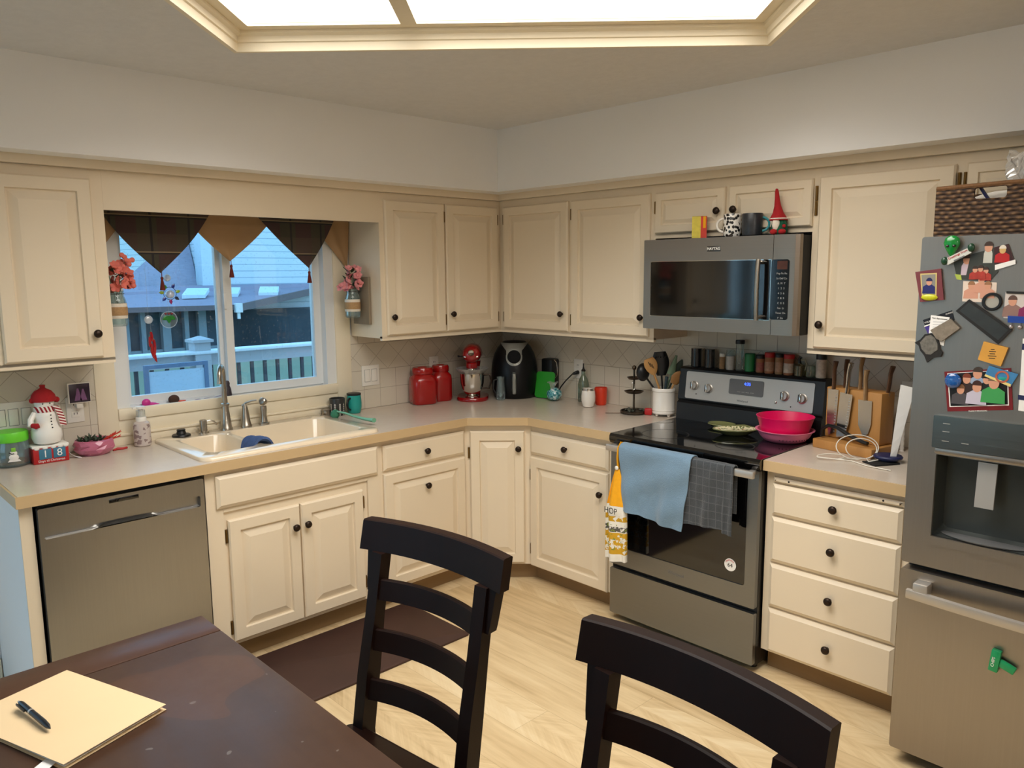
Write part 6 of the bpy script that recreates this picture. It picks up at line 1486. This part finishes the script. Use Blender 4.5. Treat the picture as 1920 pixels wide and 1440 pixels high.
t = thing('sill_figurine', 'small dark patterned figurine on the sill behind the faucet', 'figurine', (-1.848, .028, 1.0645))
mb = MB(); mb.lathe([(.020, 0), (.022, .01), (.018, .045), (.012, .06), (.014, .072), (.008, .084), (0, .086)], 16, sy=.7); mb.build('body', M('dark_pattern', (54, 46, 54), .5, var=.9, scale=70), t)
t = thing('sill_glasses', 'purple wire-framed glasses lying on the window sill', 'glasses', (-1.95, .026, 1.0645))
for x in (-.045, .0):
    mb = MB(); mb.tube([(x+.020*math.cos(a), .010*math.sin(a), .004+.004*math.sin(a)) for a in [2*PI*k/16 for k in range(17)]], .0016, 6); mb.build('rim', M('purple_wire', (110, 84, 130), .4, .3), t)
mb = MB(); mb.tube([(.020, 0, .004), (.05, -.006, .014), (.075, -.012, .020)], .0016, 6); mb.build('temple_arm', M('lilac_wire', (170, 160, 190), .4, .3), t)
def thread(mbx, x, y, z0, z1): mbx.tube([(x, y, z0), (x, y, z1)], .0007, 5)
yo = .030
crystal = glassy('crystal', (236, 244, 250), .8, .05)
t = thing('crystal_ball', 'faceted clear crystal ball hanging below the left valance point', 'ornament', (-2.100, yo, 1.655))
mb = MB(); mb.ball((0, 0, 0), .017, seg=10, rings=7); mb.build('crystal', crystal, t, smooth=False)
mb = MB(); thread(mb, 0, 0, .015, .30); mb.build('thread', clear_thin, t)
t = thing('suncatcher_wreath', 'clear ball suncatcher ringed by coloured glass lights', 'ornament', (-2.092, yo, 1.583))
mb = MB(); mb.ball((0, 0, -.004), .020, seg=16, rings=12); mb.build('ball', crystal, t)
mb = MB(); mb.tube([(.029*math.cos(a), 0, .029*math.sin(a)) for a in [2*PI*k/24 for k in range(25)]], .0012, 6); mb.build('wire_ring', bronze, t)
for k, cc in enumerate(((30, 50, 150), (150, 190, 50), (30, 40, 70), (160, 40, 110), (40, 60, 160), (150, 180, 60), (60, 140, 70))):
    a = 1.1-k*2*PI/7.2; mb = MB(); dv = Vector((math.cos(a), 0, math.sin(a))); paddle(mb, dv*.028, dv, .022, .008, .004, Vector((-dv.z, 0, dv.x)), 6, lambda u: math.sin(PI*min(1, .15+u*.85))); mb.build('light', M('glass_light', cc, .1, coat=.6), t)
mb = MB(); thread(mb, .002, 0, .020, .055); mb.build('thread', clear_thin, t)
t = thing('holly_suncatcher', 'round clear suncatcher with holly leaves hanging in the left pane', 'ornament', (-2.105, yo, 1.462))
mb = MB(); mb.x = Matrix.Rotation(PI/2, 4, 'X'); mb.lathe([(.038, -.002), (.0395, 0), (.038, .002), (.036, .0)], 36, cap0=False, cap1=False); mb.build('rim', crystal, t)
mb = MB(); mb.x = Matrix.Rotation(PI/2, 4, 'X'); mb.lathe([(.0365, -.0006), (.0365, .0006)], 36); mb.build('disc', clear, t)
for a in (PI*1.5, PI*1.5-1.1, PI*1.5+1.1):
    mb = MB(); dv = Vector((math.cos(a), 0, math.sin(a))); paddle(mb, Vector((0, -.002, .016)), dv, .034, .0105, .0016, Vector((-dv.z, 0, dv.x)), 8, lambda u: math.sin(PI*min(1, .1+u*.9))); mb.build('holly_leaf', M('holly_green', (36, 130, 50), .3, var=.15), t)
for x in (-.014, 0, .014):
    mb = MB(); mb.ball((x, -.003, .028+.002*abs(x)), .006, .004, .005, 10, 6); mb.build('berry', M('berry_red', (130, 28, 40), .3), t)
mb = MB(); thread(mb, 0, 0, .038, .095); mb.build('thread', clear_thin, t)
t = thing('crystal_drop', 'small round crystal hanging left of the holly suncatcher', 'ornament', (-2.196, yo, 1.466))
mb = MB(); mb.ball((0, 0, 0), .019, .008, .019, 14, 10); mb.build('crystal', crystal, t)
mb = MB(); thread(mb, 0, 0, .018, .36); mb.build('thread', clear_thin, t)
t = thing('chili_string', 'string of red chili ornaments hanging in the left pane', 'ornament', (-2.190, yo, 1.34))
mb = MB(); thread(mb, 0, 0, .06, .108); mb.build('thread', clear_thin, t)
chil = M('chili_red', (170, 14, 26), .2, var=.1, coat=.6)
for x, z, dx in ((.000, .058, .004), (-.006, .036, -.002), (.010, .022, .004), (-.002, .004, .004), (.012, -.010, -.002), (-.004, -.022, .010), (.006, -.036, .008)):
    mb = MB(); mb.tube([(x, 0, z+.012), (x+dx*.4, -.002, z-.004), (x+dx, 0, z-.026), (x+dx*1.6, 0, z-.036)], [.005, .0072, .0055, .001], 8); pp = mb.build('chili', chil, t)
    mb = MB(); mb.tube([(x, 0, z+.011), (x-.001, 0, z+.020)], [.0045, .0015], 6); mb.build('chili_stem', M('chili_green', (26, 92, 60), .4), pp)

# ------------------------------------------------------------------ flower jars on the cabinet sides
def flower_jar(label, loc, side, petal, seed, spread, group='mason jar wall vases'):
    """side = +1: board on the wall to the right (x+)"""
    t = thing('wall_vase', label, 'vase', loc, 0, group); R = random.Random(seed); s_ = side
    mb = MB(); mb.box(s_*.050, s_*.066, -.075, .075, -.165, .085, .002); mb.build('board', grey_board, t, 'weathered wooden board')
    mb = MB(); mb.lathe([(.033, -.128), (.038, -.122), (.039, -.10), (.039, -.025), (.034, -.008), (.030, -.002), (.030, .016), (.0325, .018), (.0325, .022), (.028, .022), (.028, -.004), (.036, -.028), (.036, -.118), (0, -.122)], 26, cap1=False); j = mb.build('jar', clear, t, 'clear glass jar')
    mb = MB(); mb.lathe([(.0395, -.095), (.0405, -.092), (.0405, -.034), (.0395, -.031)], 26, cap0=False, cap1=False); mb.build('lace_band', lace, j)
    mb = MB(); mb.lathe([(.0412, -.082), (.0418, -.080), (.0418, -.048), (.0412, -.046)], 26, cap0=False, cap1=False); mb.build('burlap_band', burlap, j)
    mb = MB(); mb.tube([(s_*.050, 0, .006), (s_*.036, -.012, .008), (0, -.034, .009), (-s_*.030, -.014, .009), (-s_*.033, .006, .009)], .0012, 6); mb.build('hanger_wire', bronze, j)
    for k in range(6):
        a = R.uniform(0, 6.28); mb = MB(); mb.tube([(0, 0, -.09), (.010*math.cos(a), .010*math.sin(a), .0), (.03*math.cos(a), .03*math.sin(a), .05), (.04*math.cos(a), .04*math.sin(a), .085)], .0014, 6); mb.build('stem', green_leaf, t)
    for k in range(16):
        a = R.uniform(0, 6.28); r = R.uniform(.01, spread*.9); z = R.uniform(.03, .11); mb = MB(); d = Vector((math.cos(a), math.sin(a), R.uniform(.1, .9))); paddle(mb, Vector((r*.6*math.cos(a), r*.6*math.sin(a), z)), d, .042, .011, .0012, Vector((-math.sin(a), math.cos(a), 0)), 6, lambda u: math.sin(PI*(.06+.9*u))); mb.build('leaf', dark_leaf, t)
    n = 0
    while n < 30:
        a = R.uniform(0, 6.28); r = spread*math.sqrt(R.uniform(.02, 1)); z = .045+R.uniform(-.025, .085); x, y = r*math.cos(a), r*math.sin(a)*.7
        if s_*x > .042: x = s_*R.uniform(-.03, .04)
        c = Vector((x - s_*.010, y-.01, z)); sz = R.uniform(.017, .027); mb = MB(); up_ = Vector((R.uniform(-1, 1), R.uniform(-1.3, .2), R.uniform(-.1, 1))).normalized()
        s1 = up_.orthogonal().normalized(); s2 = up_.cross(s1)
        for q_ in range(5):
            b = 2*PI*q_/5; dv = (s1*math.cos(b)+s2*math.sin(b))*.8+up_*.45; paddle(mb, c, dv, sz, sz*.5, sz*.10, s1*-math.sin(b)+s2*math.cos(b), 4, lambda u: math.sin(PI*min(1, .2+u*.72)))
        mb.build('blossom', petal, t); n += 1
    return t
flower_jar('mason jar of pink blossoms on a board at the right of the window', (-1.2175, -.140, 1.565), 1, pink_petal, 11, .062)
fl = flower_jar('mason jar of coral blossoms on the cabinet at the left of the window', (-2.3825, -.150, 1.582), -1, coral, 5, .060)
for k, (x, z) in enumerate(((.045, .150), (.058, .146), (.070, .150), (.030, .170), (.040, .162), (.056, .132), (.066, .060), (.068, .042))):
    mb = MB(); mb.ball((x, -.02, z), .011, .008, .011, 8, 6); mb.build('bud', coral, fl)
mb = MB(); mb.tube([(.0, -.01, .05), (.02, -.015, .11), (.045, -.02, .148), (.075, -.02, .15)], .0012, 6); mb.build('stem', green_leaf, fl)

# ------------------------------------------------------------------ on the dining table
t = thing('file_folder', 'cream manila folder lying open-edged on the dining table', 'folder', (-3.075, -1.905, .7503), math.radians(72))
man = M('manila', (228, 200, 156), .7, var=.02)
def world_local(pts): 
    im = (Matrix.Translation((-3.075, -1.905, .7503)) @ Matrix.Rotation(math.radians(72), 4, 'Z')).inverted(); return [tuple(im @ Vector(p)) for p in pts]
FP = [(-3.040, -1.733), (-2.934, -2.060), (-3.148, -2.135), (-3.262, -1.800)]
def sheet(name, zs, mat, pts=FP, th=.0008):
    a = world_local([(x, y, .7503+z) for (x, y), z in zip(pts, zs)]); b = world_local([(x, y, .7503+z+th) for (x, y), z in zip(pts, zs)])
    mb = MB(); mb.loft([a, b]); return mb.build(name, mat, t, smooth=False)
sheet('back_cover', (.0005, .0005, .0005, .0005), man)
sheet('paper_stack', (.0018, .0020, .0020, .0018), white_paper, [(-3.046, -1.745), (-2.944, -2.054), (-3.145, -2.126), (-3.252, -1.812)], .002)
sheet('front_cover', (.0048, .012, .012, .0048), man)
sheet('tab', (.002, .003, .003, .002), white_paper, [(-3.165, -2.075), (-3.152, -2.10), (-3.185, -2.128), (-3.20, -2.10)])
t = thing('pen', 'black click pen lying on the manila folder', 'pen', (-3.147, -1.925, .7655), math.radians(-82))
mb = MB(); mb.tube([(-.075, 0, .006), (-.068, 0, .006), (-.02, 0, .006), (.04, 0, .006), (.062, 0, .005), (.074, 0, .004)], [.0045, .0058, .0058, .0060, .0050, .0012], 12); mb.build('barrel', black_plastic, t)
mb = MB(); mb.box(-.074, -.032, -.0095, -.0065, .004, .009, .001); mb.build('pocket_clip', black_plastic, t)
mb = MB(); mb.tube([(-.083, 0, .006), (-.074, 0, .006)], .0028, 8); mb.build('click_button', alu, t)
mb = MB(); mb.tube([(-.022, 0, .006), (-.016, 0, .006)], .0061, 12); mb.build('band', alu, t)
